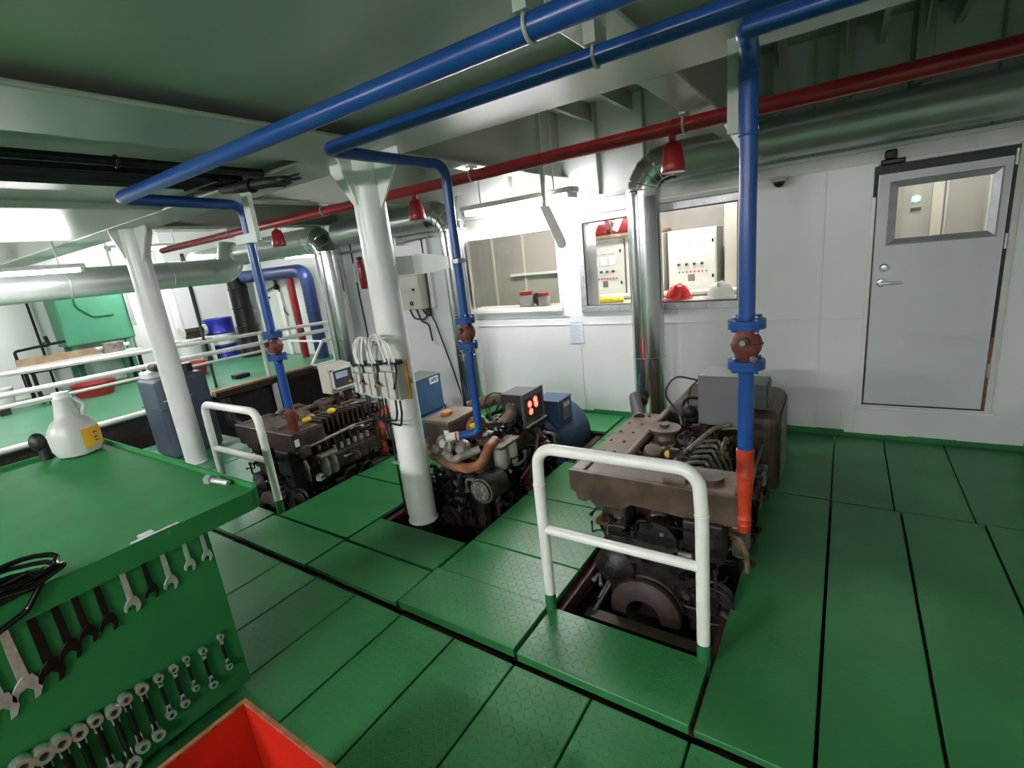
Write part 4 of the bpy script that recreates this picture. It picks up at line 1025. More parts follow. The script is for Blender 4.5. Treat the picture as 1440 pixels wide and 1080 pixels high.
breaker_box(-2.395, -2.262, 1.985, .965, 1.19, 'widest pale breaker box, fixed before the white column on a wooden back board', 1)
breaker_box(-2.555, -2.445, 1.995, .965, 1.175, 'pale breaker box in the middle of the three on the column', 2)
breaker_box(-2.685, -2.60, 2.01, .975, 1.165, 'narrow pale breaker box, farthest of the three from the column face', 3)
one('mounting_bar', MB().box((-2.70, 2.126, 1.05), (-2.25, 2.136, 1.09), 'steel').box((-2.70, 2.126, 1.05), (-2.69, 2.15, 1.09), 'steel'), 'steel bar behind the three breaker boxes on the column', 'bracket')

# ------------------------------------------------------------------ control room wall: windows and door
def bolted_frame(root, x0, x1, z0, z1, w):
    b = MB(); y = YW - .022
    b.box((x0 - w, y, z1), (x1 + w, YW, z1 + w), 'zinc', .004).box((x0 - w, y, z0 - w), (x1 + w, YW, z0), 'zinc', .004)
    b.box((x0 - w, y, z0), (x0, YW, z1), 'zinc', .004).box((x1, y, z0), (x1 + w, YW, z1), 'zinc', .004)
    n = 11
    for k in range(n + 1):
        xx = x0 - w / 2 + (x1 - x0 + w) * k / n
        for zz in (z0 - w / 2, z1 + w / 2): b.cyl((xx, y, zz), (xx, y - .01, zz), .009, 'steel', 6)
    for k in range(1, 8):
        zz = z0 + (z1 - z0) * k / 8
        for xx in (x0 - w / 2, x1 + w / 2): b.cyl((xx, y, zz), (xx, y - .01, zz), .009, 'steel', 6)
    b.build('frame', None, root)
def struct_root(name, loc):
    o = bpy.data.objects.new(name, None); C.objects.link(o); o.location = loc; o['_o'] = list(loc); o['kind'] = 'structure'
    return o
w1 = struct_root('window_1', ((W1[0] + W1[1]) / 2, YW, W1[2]))
bolted_frame(w1, *W1, .065)
b = MB()
for (a, c) in (((W1[0], YW - .004, W1[2]), (W1[1], YW + .0, W1[2] + .008)), ((W1[0], YW - .004, W1[3] - .008), (W1[1], YW, W1[3])), ((W1[0], YW - .004, W1[2]), (W1[0] + .008, YW, W1[3])), ((W1[1] - .008, YW - .004, W1[2]), (W1[1], YW, W1[3]))):
    b.box(a, c, 'black')
b.build('gasket', None, w1)
MB().box((W1[0] + .002, YW + .03, W1[2] + .002), (W1[1] - .002, YW + .036, W1[3] - .002), 'glass').build('glass', None, w1)
MB().box((W1[0] + .004, YW + .045, W1[2] + .003), (W1[0] + .11, YW + .06, W1[3] - .003), 'white', .003).build('reveal', None, w1)
MB().box((W1[0] - .10, YW - .03, W1[3] + .07), (W1[1] + .08, YW, W1[3] + .10), 'offwhite', .004).build('drip_ledge', None, w1)
w2 = struct_root('window_2', ((W2[0] + W2[1]) / 2, YW, W2[2]))
MB().box((W2[0] - .03, YW - .03, W2[2] - .05), (W2[1] + .03, YW, W2[2] - .002), 'white', .006).box((W2[0] - .03, YW - .012, W2[3]), (W2[1] + .03, YW, W2[3] + .03), 'white', .004).box((W2[0] - .03, YW - .012, W2[2]), (W2[0], YW, W2[3]), 'white', .004).box((W2[1], YW - .012, W2[2]), (W2[1] + .03, YW, W2[3]), 'white', .004).box((W2[0] - .2, YW - .006, W2[2] - .115), (W2[1] + .1, YW, W2[2] - .105), 'lightink').build('frame', None, w2)
MB().box((W2[0] + .002, YW + .03, W2[2] + .002), (W2[1] - .002, YW + .036, W2[3] - .002), 'glass').build('glass', None, w2)
struct(MB().box((W2[0] - .1, YW + .08, W2[2] - .05), (W1[1] + .1, YW + .34, W2[2] - .001), 'cream', .004).build('window_sill'))

# door
dr = struct_root('door_1', ((D1[0] + D1[1]) / 2, YW, D1[2]))
wx0, wx1, wz0, wz1 = .245, .845, 1.535, 1.985
lx0, lx1, lz0, lz1 = D1[0] + .012, D1[1] - .016, D1[2] + .01, D1[3] - .05
lf = MB()
for (x0, x1, z0, z1) in ((lx0, lx1, lz0, wz0 + .04), (lx0, lx1, wz1 - .04, lz1), (lx0, wx0 + .045, wz0 + .04, wz1 - .04), (wx1 - .045, lx1, wz0 + .04, wz1 - .04)):
    lf.box((x0, YW - .012, z0), (x1, YW + .03, z1), 'doorpaint')
leaf = lf.build('door_leaf', None, dr)
b = MB()
o_ = [(wx0, wz0), (wx1, wz0), (wx1, wz1), (wx0, wz1)]
i_ = [(wx0 + .05, wz0 + .045), (wx1 - .05, wz0 + .045), (wx1 - .05, wz1 - .045), (wx0 + .05, wz1 - .045)]
t_ = bmesh.new()
vo = [t_.verts.new((x, YW - .0125, z)) for x, z in o_]; vm = [t_.verts.new((x + (.012 if k in (0, 3) else -.012), YW - .032, z + (.012 if k in (0, 1) else -.012))) for k, (x, z) in enumerate(o_)]
vi = [t_.verts.new((x, YW - .016, z)) for x, z in i_]
for k in range(4):
    k2 = (k + 1) % 4
    t_.faces.new((vo[k], vo[k2], vm[k2], vm[k])); t_.faces.new((vm[k], vm[k2], vi[k2], vi[k]))
bmesh.ops.recalc_face_normals(t_, faces=t_.faces)
b._merge(t_, 'zinc', False)
b.build('window_frame', None, leaf)['label'] = 'bevelled steel window surround'
MB().box((wx0 + .04, YW - .004, wz0 + .035), (wx1 - .04, YW + .002, wz1 - .035), 'glass').build('window_pane', None, leaf)
struct(MB().box((-.04, 6.0, .3), (XR, 6.08, 2.5), 'taupe').box((.62, 5.95, .3), (.70, 6.0, 2.5), 'cream', .006).box((.715, 5.985, .3), (.73, 6.0, 2.5), 'offwhite').box((.98, 5.9, .3), (XR, 6.0, 2.5), 'offwhite').build('wall_passage_end'))
t = thing('indicator_light', (.51, 5.99, 1.76), 'small green indicator light in the passage seen through the door window', 'light')
MB().box((.47, 5.985, 1.84), (.55, 6.0, 1.90), 'boxgrey', .004).lathe((.51, 5.985, 1.87), [(.026, 0), (.026, .006), (.018, .014), (0, .016)], (0, -1, 0), 'led_green', 16).build('lens', None, t)
MB().box((.475, 5.97, 1.765), (.55, 6.0, 1.795), 'darksteel', .004).build('bracket', None, t)
b = MB().lathe((.245, YW - .012, 1.375), [(.03, 0), (.03, .006), (.024, .012), (.024, .03), (.018, .036), (0, .037)], (0, -1, 0), 'chrome', 28)
b.box((.238, YW - .062, 1.367), (.252, YW - .045, 1.383), 'chrome', .003)
b.build('thumb_turn', None, leaf)
b = MB().lathe((.235, YW - .012, 1.265), [(.032, 0), (.032, .006), (.026, .012), (.02, .014)], (0, -1, 0), 'chrome', 28)
b.cyl((.235, YW - .02, 1.265), (.235, YW - .06, 1.265), .013, 'chrome', 16).tube([(.235, YW - .055, 1.265), (.28, YW - .06, 1.262), (.36, YW - .058, 1.262)], [.014, .013, .009], 'chrome', 14)
b.build('handle', None, leaf)
b = MB()
b.box((D1[0] - .03, YW - .02, D1[2] - .02), (D1[0] - .002, YW, D1[3] + .03), 'white', .004).box((D1[1] + .004, YW - .02, D1[2] - .02), (D1[1] + .04, YW, D1[3] + .03), 'offwhite', .004)
b.box((D1[0] - .05, YW - .028, D1[2] - .04), (D1[1] + .06, YW, D1[2] - .015), 'white', .006)
b.build('door_frame', None, dr)
b = MB()
b.box((D1[0] - .004, YW - .012, D1[2]), (D1[0] + .006, YW + .02, D1[3]), 'black').box((D1[0] - .02, YW - .02, D1[3] - .048), (D1[1] + .03, YW + .02, D1[3] + .014), 'black').box((D1[0], YW - .01, D1[2] - .003), (D1[1], YW + .02, D1[2] + .006), 'black')
b.box((D1[0] - .022, YW - .03, D1[3] - .2), (D1[0] - .002, YW - .012, D1[3] + .01), 'black')
b.box((D1[1] - .012, YW - .011, D1[2] + .5), (D1[1] + .004, YW + .02, D1[3]), 'black').box((D1[1] - .012, YW - .012, D1[2]), (D1[1] + .006, YW + .02, D1[2] + .55), 'rust', .002)
b.build('door_seal', None, dr)
for z in (.55, 1.45, 1.98): MB().cyl((D1[1] - .004, YW - .02, z), (D1[1] - .004, YW - .02, z + .10), .010, 'zinc', 12).box((D1[1] - .0, YW - .019, z), (D1[1] + .035, YW - .014, z + .1), 'zinc').build('hinge', None, dr)
one('door_stay', MB().box((.18, YW - .07, 2.10), (.32, YW - .028, 2.135), 'darksteel', .008).box((.2, YW - .06, 2.135), (.27, YW - .03, 2.20), 'grime', .012).box((.3, YW - .05, 2.09), (.75, YW - .035, 2.102), 'darksteel'), 'dark door closer fixed above the top of the grey door', 'door closer')
# dome camera
t = thing('dome_camera', (-.46, YW - .09, 2.07), 'dark dome camera on the white wall under the ledge, between the window and the door', 'camera')
MB().box((-.52, YW - .16, 2.12), (-.40, YW, 2.132), 'boxgrey', .003).cyl((-.46, YW - .09, 2.10), (-.46, YW - .09, 2.12), .055, 'boxgrey', 28).build('mount', None, t)
MB().sphere((-.46, YW - .09, 2.098), .042, 'blackgloss').build('dome', None, t)
# notice
t = thing('notice', (-2.37, YW - .004, .785), 'pale sheet of paper pasted on the wall between and below the two windows', 'notice')
MB().box((-2.455, YW - .008, .79), (-2.285, YW - .006, 1.03), 'paper').build('sheet', None, t)
b = MB()
for k in range(11): b.box((-2.435, YW - .0088, .815 + k * .017), (-2.435 + .13 - .02 * (k % 3), YW - .008, .820 + k * .017), 'lightink')
b.box((-2.42, YW - .0088, 1.008), (-2.32, YW - .008, 1.016), 'lightink')
b.build('printed_text', None, t)
# wall switch box with cables
t = thing('switch_box', (-4.61, YW - .17, 1.24), 'beige electrical box on the wall behind the column, with black cables hanging below', 'electrical box')
MB().box((-4.83, YW - .17, 1.25), (-4.39, YW, 1.68), 'beige', .006).build('enclosure', None, t)
sd = MB().box((-4.82, YW - .182, 1.26), (-4.40, YW - .168, 1.67), 'beige', .005).build('door', None, t)
MB().cyl((-4.50, YW - .182, 1.50), (-4.50, YW - .20, 1.50), .016, 'black', 14).build('lock', None, sd)
MB().torus((-4.56, YW - .19, 1.33), .022, .006, (0, 1, 0), 'darksteel').build('ring_handle', None, sd)
b = MB()
loop(b, [(-4.72, YW - .08, 1.25), (-4.68, YW - .07, 1.12), (-4.48, YW - .06, 1.10), (-4.40, YW - .05, 1.30), (-4.38, YW - .03, 1.7)], .012)
loop(b, [(-4.60, YW - .08, 1.25), (-4.55, YW - .07, 1.08), (-4.45, YW - .05, 1.04), (-4.43, YW - .05, .82)], .012)
loop(b, [(-4.5, YW - .08, 1.25), (-4.45, YW - .07, 1.16), (-4.40, YW - .05, 1.18), (-4.34, YW - .04, 1.05), (-4.16, YW - .04, .45), (-4.05, YW - .04, .02)], .01)
loop(b, [(-4.38, YW - .04, 2.1), (-4.36, YW - .04, 1.6), (-4.40, YW - .05, 1.22)], .012)
b.box((-4.46, YW - .075, 1.14), (-4.38, YW - .03, 1.24), 'black', .012)
b.build('cable', None, t)
one('cable_duct', MB().box((-4.36, YW - .05, 1.25), (-4.30, YW, 2.1), 'white', .004), 'white cable duct on the wall beside the beige electrical box', 'conduit')
one('fire_extinguisher', MB().lathe((-5.52, YW - .09, 1.56), [(.035, 0), (.043, .015), (.043, .32), (.032, .37), (.015, .39), (.015, .41)], (0, 0, 1), 'red', 24).box((-5.545, YW - .12, 1.95), (-5.50, YW - .06, 1.99), 'black', .006).tube([(-5.55, YW - .12, 1.96), (-5.61, YW - .13, 1.9), (-5.61, YW - .13, 1.66)], .009, 'white', 8).box((-5.54, YW - .03, 1.6), (-5.50, YW, 1.9), 'steel'), 'narrow red extinguisher with a white hose on the wall left of the column', 'fire extinguisher')
one('wall_cable', MB().tube([(-5.75, YW - .02, 2.4), (-5.74, YW - .02, 1.5), (-5.70, YW - .02, .4)], .009, 'black', 8), 'dark vertical cable on the wall between the farthest duct and the column', 'cable')

# things on the control room sill
def helmet(x, y, z, m, label, rot=0):
    t = thing('safety_helmet', (x, y, z), label, 'helmet', 'safety helmets on the window sill')
    MB().lathe((x, y, z), [(.115, .012), (.112, .04), (.10, .08), (.075, .115), (.04, .135), (0, .14)], (0, 0, 1), m, 28).box((x - .015, y - .10, z + .10), (x + .015, y + .09, z + .145), m, .012).build('shell', None, t)
    MB().lathe((x, y, z), [(.112, .0), (.135, .0), (.135, .008), (.115, .016)], (0, 0, 1), m, 28).build('brim', None, t)
    return t
helmet(-1.335, YW + .19, 1.19, 'redplast', 'red safety helmet on the window sill beside the shiny duct')
h2 = helmet(-.95, YW + .19, 1.19, 'white', 'white safety helmet on the window sill beside the blue pipe')
t = one('rag', MB().box((-2.20, YW + .12, 1.19), (-1.90, YW + .24, 1.235), 'yellowcloth', .02, seg=3).box((-2.0, YW + .11, 1.19), (-1.88, YW + .22, 1.225), 'yellowcloth', .018, rot=(0, .1, .3), seg=3).sphere((-2.1, YW + .18, 1.225), .04, 'yellowcloth', (1.8, 1, .6)), 'crumpled yellow cloth on the window sill, left of the shiny duct', 'cloth')
for x, lb in ((-3.06, 'larger clear tea jar with an orange lid on the control room sill'), (-2.82, 'smaller clear tea jar with an orange lid on the control room sill')):
    s = 1.5 if x < -3 else 1.25
    t = thing('tea_jar', (x, YW + .16, 1.19), lb, 'jar', 'jars on the window sill')
    MB().lathe((x, YW + .16, 1.19), [(.05 * s, 0), (.056 * s, .01), (.056 * s, .07 * s), (.045 * s, .085 * s)], (0, 0, 1), 'jug', 24).build('body', None, t)
    MB().lathe((x, YW + .16, 1.19 + .085 * s), [(.048 * s, 0), (.048 * s, .03 * s), (.0, .034 * s)], (0, 0, 1), 'orange', 24).build('lid', None, t)
one('bowl', MB().lathe((-2.93, YW + .26, 1.19), [(.05, 0), (.085, .05), (.09, .09), (.06, .14), (0, .155)], (0, 0, 1), 'brown', 24), 'dark rounded brush head on the sill behind the orange-lidded jars', 'brush')

# switchboards behind the glass
def switchboard(x0, x1, z1, y, label, lights):
    t = thing('switchboard', ((x0 + x1) / 2, y, .3), label, 'electrical cabinet', 'switchboards in the control room')
    w = x1 - x0
    MB().box((x0, y, .3), (x1, y + .35, z1), 'cabinet_face', .008).build('cabinet', None, t)
    dd = MB().box((x0 + .012, y - .014, .34), (x1 - .012, y, z1 - .03), 'cabinet_face', .006).build('door', None, t)
    for k in range(3):
        a = x0 + w * (.26 + .22 * k)
        MB().box((a - .045, y - .022, z1 - .32), (a + .045, y - .012, z1 - .21), 'white', .004).box((a - .036, y - .024, z1 - .29), (a + .036, y - .021, z1 - .22), 'paper').build('meter', None, dd)
        MB().box((a - .04, y - .018, z1 - .185), (a + .04, y - .013, z1 - .17), 'lightink').build('name_plate', None, dd)
    for k in range(4):
        a = x0 + w * (.24 + .16 * k)
        MB().cyl((a, y - .014, z1 - .40), (a, y - .045, z1 - .40), .016, 'panelblack', 14).build('switch', None, dd)
    for k in range(9):
        a = x0 + w * (.16 + .08 * k)
        MB().cyl((a, y - .014, z1 - .49), (a, y - .028, z1 - .49), .0105, 'led_green' if (k == 0 and lights) else ('redplast' if 3 <= k <= 6 else 'panelgrey'), 12).build('button', None, dd)
    MB().box((x0 + w * .42, y - .02, z1 - .60), (x0 + w * .56, y - .012, z1 - .52), 'panelgrey', .004).build('display', None, dd)
    for z in (z1 - .15, z1 - .55): MB().box((x1 - .05, y - .03, z - .02), (x1 - .03, y - .012, z + .02), 'darksteel', .004).build('latch', None, dd)
    return t
switchboard(-1.80, -1.24, 1.85, 6.2, 'pale switchboard behind the glass right of the shiny duct, with white meters and red buttons', True)
switchboard(-2.88, -2.36, 1.84, 6.2, 'pale switchboard behind the glass left of the shiny duct, under a shelf of red bags', False)
switchboard(-2.34, -1.86, 1.84, 6.2, 'pale switchboard hidden behind the shiny duct, between the two others', False)
one('shelf', MB().box((-2.95, 6.1, 1.86), (-1.85, 6.55, 1.90), 'plank', .004), 'wooden shelf above the pale switchboard behind the glass', 'shelf')
for x, s, lb in ((-2.72, 1.0, 'red bag heaped on the shelf behind the glass, at the window edge'), (-2.40, 1.1, 'red bag heaped on the shelf behind the glass, beside the shiny duct')):
    one('life_vest', MB().sphere((x, 6.3, 2.02), .13, 'tubred', (1.2, .9, .95 * s)).box((x - .14, 6.2, 1.90), (x + .14, 6.42, 2.0), 'tubred', .04, seg=3).box((x - .05, 6.15, 1.93), (x + .03, 6.2, 2.12), 'paper', .01, rot=(.1, .5, 0)), lb, 'bag', 'red bags on the control room shelf')
one('desk', MB().box((-2.95, 5.85, 1.12), (-.6, 6.13, 1.155), 'cream', .004).box((-2.95, 5.87, .3), (-.6, 5.9, 1.12), 'taupe'), 'cream console ledge in front of the switchboards', 'desk')
one('wall_locker', MB().box((-1.15, 6.16, .3), (-.95, 6.6, 2.3), 'taupe', .006).box((-.95, 6.16, .3), (-.6, 6.6, 2.3), 'taupe', .006), 'plain grey locker at the right end of the switchboards', 'locker')
for k in range(4): struct(MB().box((-5.6 + k * .62, 6.96, .3), (-5.57 + k * .62, 7.0, 2.5), 'cream').build('wall_panel_joint'))
one('wall_rail', MB().box((-4.6, 6.9, 1.45), (-3.6, 6.97, 1.49), 'white', .004), 'thin white rail on the control room back wall', 'rail')

# ------------------------------------------------------------------ workbench with the wrench board
BX, BY, BZ = -2.10, 1.0, .885
wbn = thing('workbench', (-3.0, .2, -.022), 'large green steel workbench with a raised lip and spanners hung on its side', 'workbench')
def rrect(x0, x1, y0, y1, r, n=6):
    out = []
    for cx_, cy_, a0 in ((x1 - r, y1 - r, 0), (x0 + r, y1 - r, 90), (x0 + r, y0 + r, 180), (x1 - r, y0 + r, 270)):
        for k in range(n + 1):
            a = math.radians(a0 + 90 * k / n)
            out.append((cx_ + r * math.cos(a), cy_ + r * math.sin(a)))
    return out
o1 = rrect(-4.05, BX, -1.2, BY, .075); o2 = rrect(-4.05 + .012, BX - .012, -1.2 + .012, BY - .012, .065)
t_ = bmesh.new()
zl, zt2, zb2 = BZ + .012, BZ - .012, BZ - .075
A = [t_.verts.new((x, y, zb2)) for x, y in o1]; B_ = [t_.verts.new((x, y, zl)) for x, y in o1]
C1 = [t_.verts.new((x, y, zl)) for x, y in o2]; D_ = [t_.verts.new((x, y, zt2)) for x, y in o2]
n = len(A)
for k in range(n):
    k2 = (k + 1) % n
    t_.faces.new((A[k], A[k2], B_[k2], B_[k])); t_.faces.new((B_[k], B_[k2], C1[k2], C1[k])); t_.faces.new((C1[k], C1[k2], D_[k2], D_[k]))
t_.faces.new(D_); t_.faces.new(list(reversed(A)))
bmesh.ops.recalc_face_normals(t_, faces=t_.faces)
b = MB(); b._merge(t_, 'green_bench', False)
b.build('worktop', None, wbn)
MB().box((-3.95, -1.1, .02), (-2.175, .765, BZ - .07), 'green_bench', .006).build('cabinet', None, wbn)
MB().box((-2.176, -1.1, .03), (-2.160, .765, BZ - .07), 'green_bench', .003).build('wrench_board', None, wbn)
FX = -2.158
def peg(y, z):
    MB().cyl((FX - .004, y, z), (FX + .022, y, z + .004), .0035, 'darksteel', 8).build('peg', None, wbn)

def spanner(y, ztop, L, m, kind, w=1.0, yaw=0.0):
    """hung flat against the board, its width along y"""
    s = L / .19 * w
    b = MB(); th = .0055
    uy, uz = (0, 1, 0), (0, 0, -1)
    def pr(poly, d=th): b.prism([(y + p, ztop - q) for p, q in poly], (FX + .004, 0, 0), uy, (0, 0, 1), d, m, .0008)
    rr = .0115 * s
    if kind == 'open':           # ring end up, open jaw down
        b.torus((FX + .008, y, ztop - rr), rr, .0042 * s, (1, 0, 0), m, 20, 8)
        pr([(-.0055 * s, 2 * rr - .003), (.0055 * s, 2 * rr - .003), (.0072 * s, L - .036 * s), (-.0072 * s, L - .036 * s)])
        j = [(-.0065, -.040), (.0065, -.040), (.015, -.027), (.0185, -.014), (.016, .0), (.0095, .004), (.0085, -.012), (.0, -.019), (-.0085, -.014), (-.012, -.001), (-.0175, -.006), (-.0175, -.018), (-.013, -.030)]
        ca, sa = math.cos(.26), math.sin(.26)
        pr([((p * ca - (q + .02) * sa) * s, L + ((q + .02) * ca + p * sa - .02) * s) for p, q in j], th * 1.25)
    else:                        # offset ring spanner, two thick rings
        for zc, k in ((ztop - rr, 1.0), (ztop - L + rr * 1.1, 1.08)):
            b.lathe((FX + .005, y, zc), [(rr * k * .62, 0), (rr * k * 1.22, 0), (rr * k * 1.3, .004), (rr * k * 1.3, .018 * s), (rr * k * 1.2, .021 * s), (rr * k * .62, .021 * s), (rr * k * .6, .0)], (1, 0, 0), m, 24)
        b.tube([(FX + .014, y, ztop - 2.1 * rr), (FX + .009, y, ztop - 2.4 * rr - .015 * s), (FX + .009, y, ztop - L + 2.4 * rr + .015 * s), (FX + .014, y, ztop - L + 2.2 * rr)], [.0065 * s, .0062 * s, .0062 * s, .0065 * s], 'darksteel', 10)
        for q in (.22, .78): b.box((FX + .004, y - .0075 * s, ztop - L * q - .012 * s), (FX + .016, y + .0075 * s, ztop - L * q + .012 * s), m, .003)
    return b
row1 = [(.735, .845, .172, 'steel'), (.668, .848, .178, 'steel'), (.590, .845, .208, 'steel'), (.526, .842, .20, 'darksteel'), (.458, .850, .22, 'steel'), (.380, .846, .238, 'darksteel'), (.318, .842, .236, 'darksteel'),
        (.265, .842, .26, 'darksteel'), (.205, .842, .30, 'darksteel'), (.140, .842, .31, 'steel'), (.075, .845, .335, 'steel'), (.005, .845, .35, 'steel')]
l1 = ['smallest steel spanner of the upper row, at the far end of the board', 'second smallest spanner of the upper row, jaw darkened', 'mid-sized worn steel spanner of the upper row, third from the far end', 'dark oiled spanner of the upper row between two bright ones',
      'bright worn spanner of the upper row, fifth from the far end, open jaw down', 'dark spanner of the upper row with a bright ring at its lower end', 'dark oiled spanner of the upper row, seventh from the far end', 'dark oiled spanner of the upper row, eighth from the far end',
      'large dark spanner of the upper row beside the big bright one', 'large bright open-jaw spanner of the upper row under the black cable coil', 'very large open-jaw spanner of the upper row, cut by the picture edge', 'largest spanner of the upper row, nearest the picture edge']
for (y, z, L, m), lb in zip(row1, l1):
    one('spanner', spanner(y, z, L, m, 'open', 1.25), lb, 'spanner', 'spanners in the upper row on the bench side')
    peg(y, z - .011 * L / .19)
row2 = [(.692, .335, .175), (.617, .328, .197), (.557, .336, .165), (.508, .334, .196), (.455, .338, .204), (.398, .346, .256), (.345, .350, .26), (.303, .337, .285), (.253, .345, .26), (.205, .345, .29), (.158, .355, .31), (.112, .356, .325), (.062, .365, .33)]
nth = ['first', 'second', 'third', 'fourth', 'fifth', 'sixth', 'seventh', 'eighth', 'ninth', 'tenth', 'eleventh', 'twelfth', 'thirteenth']
for k, (y, z, L) in enumerate(row2):
    one('ring_spanner', spanner(y, z, L, 'chrome', 'ring', .98 + .014 * k), 'chrome double-ring spanner of the lower row, %s from the far end' % nth[k], 'spanner', 'ring spanners in the lower row on the bench side')
    peg(y, z - .011 * L / .19)

# on the bench
jg = thing('plastic_jug', (-3.88, .835, BZ - .012), 'milky plastic jug with a long neck and yellow label on the green workbench', 'jug')
jx, jy, jz = -3.88, .835, BZ - .012
MB().lathe((jx, jy, jz), [(.07, 0), (.105, .012), (.122, .05), (.125, .12), (.118, .175), (.095, .215), (.066, .24), (.058, .28), (.05, .33), (.048, .36), (0, .361)], (0, 0, 1), 'jug', 40).tube([(jx + .03, jy + .05, jz + .22), (jx + .04, jy + .085, jz + .30), (jx + .02, jy + .045, jz + .35)], .014, 'jug', 10, bend=.03).build('body', None, jg)
MB().cyl((jx, jy, jz + .36), (jx, jy, jz + .395), .04, 'white', 24).build('cap', None, jg)
b = MB(); t_ = bmesh.new()
R_ = .1275; a0 = math.radians(2); da = math.radians(58)
va = [[t_.verts.new((jx + R_ * math.cos(a0 + da * k / 8), jy + R_ * math.sin(a0 + da * k / 8), z)) for k in range(9)] for z in (jz + .05, jz + .165)]
vb = [[t_.verts.new((jx + (R_ - .004) * math.cos(a0 + da * k / 8), jy + (R_ - .004) * math.sin(a0 + da * k / 8), z)) for k in range(9)] for z in (jz + .05, jz + .165)]
for k in range(8):
    t_.faces.new((va[0][k], va[0][k + 1], va[1][k + 1], va[1][k])); t_.faces.new((vb[0][k], vb[1][k], vb[1][k + 1], vb[0][k + 1]))
    t_.faces.new((va[1][k], va[1][k + 1], vb[1][k + 1], vb[1][k])); t_.faces.new((va[0][k], vb[0][k], vb[0][k + 1], va[0][k + 1]))
b._merge(t_, 'label_y', True)
for zz in (.08, .10, .13):
    a1 = math.radians(30)
    b.sphere((jx + (R_ + .0) * math.cos(a1), jy + R_ * math.sin(a1), jz + zz), .016, 'ink', (.1, 1.2, .25), 10)
b.build('label', None, jg)['label'] = 'yellow label'
t = thing('lever', (-4.0, .70, BZ - .012), 'black knob-ended lever standing at the far edge of the green workbench', 'lever')
MB().tube([(-4.0, .70, BZ - .012), (-3.995, .70, BZ + .07)], [.03, .022], 'black', 14).build('stem', None, t)
MB().sphere((-4.01, .69, BZ + .10), .05, 'black', (1, .85, 1.2)).build('knob', None, t)
t = thing('bolt', (-2.40, .95, BZ - .012), 'zinc bolt lying at the rounded corner of the green workbench', 'bolt')
MB().cyl((-2.46, .93, BZ + .012), (-2.425, .938, BZ + .012), .024, 'zinc', 6).build('head', None, t)
MB().cyl((-2.425, .938, BZ + .010), (-2.33, .962, BZ + .002), .013, 'steel', 16).build('shank', None, t)
one('metal_clip', MB().box((-2.16, .535, BZ - .010), (-2.12, .585, BZ + .0155), 'zinc', .004).box((-2.114, .50, BZ + .0125), (-2.10, .66, BZ + .0165), 'zinc', .001), 'small shiny metal clip on the lip of the green workbench', 'clip')
cc = thing('cable_coil', (-2.13, .18, BZ + .0), 'coil of glossy black cable lying over the edge of the green workbench', 'cable')
b = MB()
rnd = random.Random(5)
for k in range(6):
    pts = []
    for i in range(25):
        a = 2 * PI * i / 24
        pts.append((-2.15 + .065 * math.cos(a) + rnd.uniform(-.006, .006), .17 + (.095 + .01 * k) * math.sin(a) + rnd.uniform(-.006, .006), BZ + .022 + .008 * k + .02 * math.sin(a + k)))
    b.tube(pts, .0085, 'blackgloss', 8)
b.tube([(-2.13, .10, BZ + .03), (-2.07, .13, BZ + .05), (-2.07, .22, BZ + .03), (-2.12, .33, BZ + .045), (-2.16, .30, BZ + .03)], .010, 'blackgloss', 10, bend=.04)
b.tube([(-2.1, .05, BZ + .04), (-2.07, .06, BZ - .02), (-2.08, .1, BZ - .07), (-2.09, .2, BZ - .04), (-2.08, .25, BZ + .03)], .009, 'blackgloss', 10, bend=.04)
b.build('loop', None, cc)

# red crate in front of the bench
cr = thing('crate', (-1.25, .2, -.022), 'open orange-red steel crate with a scuffed rim, in front of the wrench board', 'crate')
cx0, cx1, cy0, cy1, cz0, cz1 = -1.60, -1.02, -.2, .535, -.022, .42
b = MB()
b.box((cx0, cy0, cz0), (cx0 + .014, cy1, cz1), 'crate').box((cx1 - .014, cy0, cz0), (cx1, cy1, cz1), 'crate').box((cx0 + .014, cy1 - .014, cz0), (cx1 - .014, cy1, cz1), 'crate').box((cx0 + .014, cy0, cz0), (cx1 - .014, cy0 + .014, cz1), 'crate').box((cx0 + .014, cy0 + .014, cz0), (cx1 - .014, cy1 - .014, cz0 + .014), 'crate')
b.build('body', None, cr)
b = MB()
rnd = random.Random(2)
def rimrun(x0, y0, x1, y1):
    n = 7
    for k in range(n):
        xa, ya = x0 + (x1 - x0) * k / n, y0 + (y1 - y0) * k / n
        xb, yb = x0 + (x1 - x0) * (k + 1) / n, y0 + (y1 - y0) * (k + 1) / n
        h = rnd.uniform(.004, .008)
        b.box((min(xa, xb) - .001, min(ya, yb) - .001, cz1 - .002), (max(xa, xb) + .016, max(ya, yb) + .016, cz1 + h), 'crate_rim', .002)
rimrun(cx0, cy0, cx0, cy1 - .016); rimrun(cx0, cy1 - .015, cx1 - .016, cy1 - .015); rimrun(cx1 - .015, cy0, cx1 - .015, cy1 - .016); rimrun(cx0, cy0, cx1 - .016, cy0)
b.build('rim', None, cr)

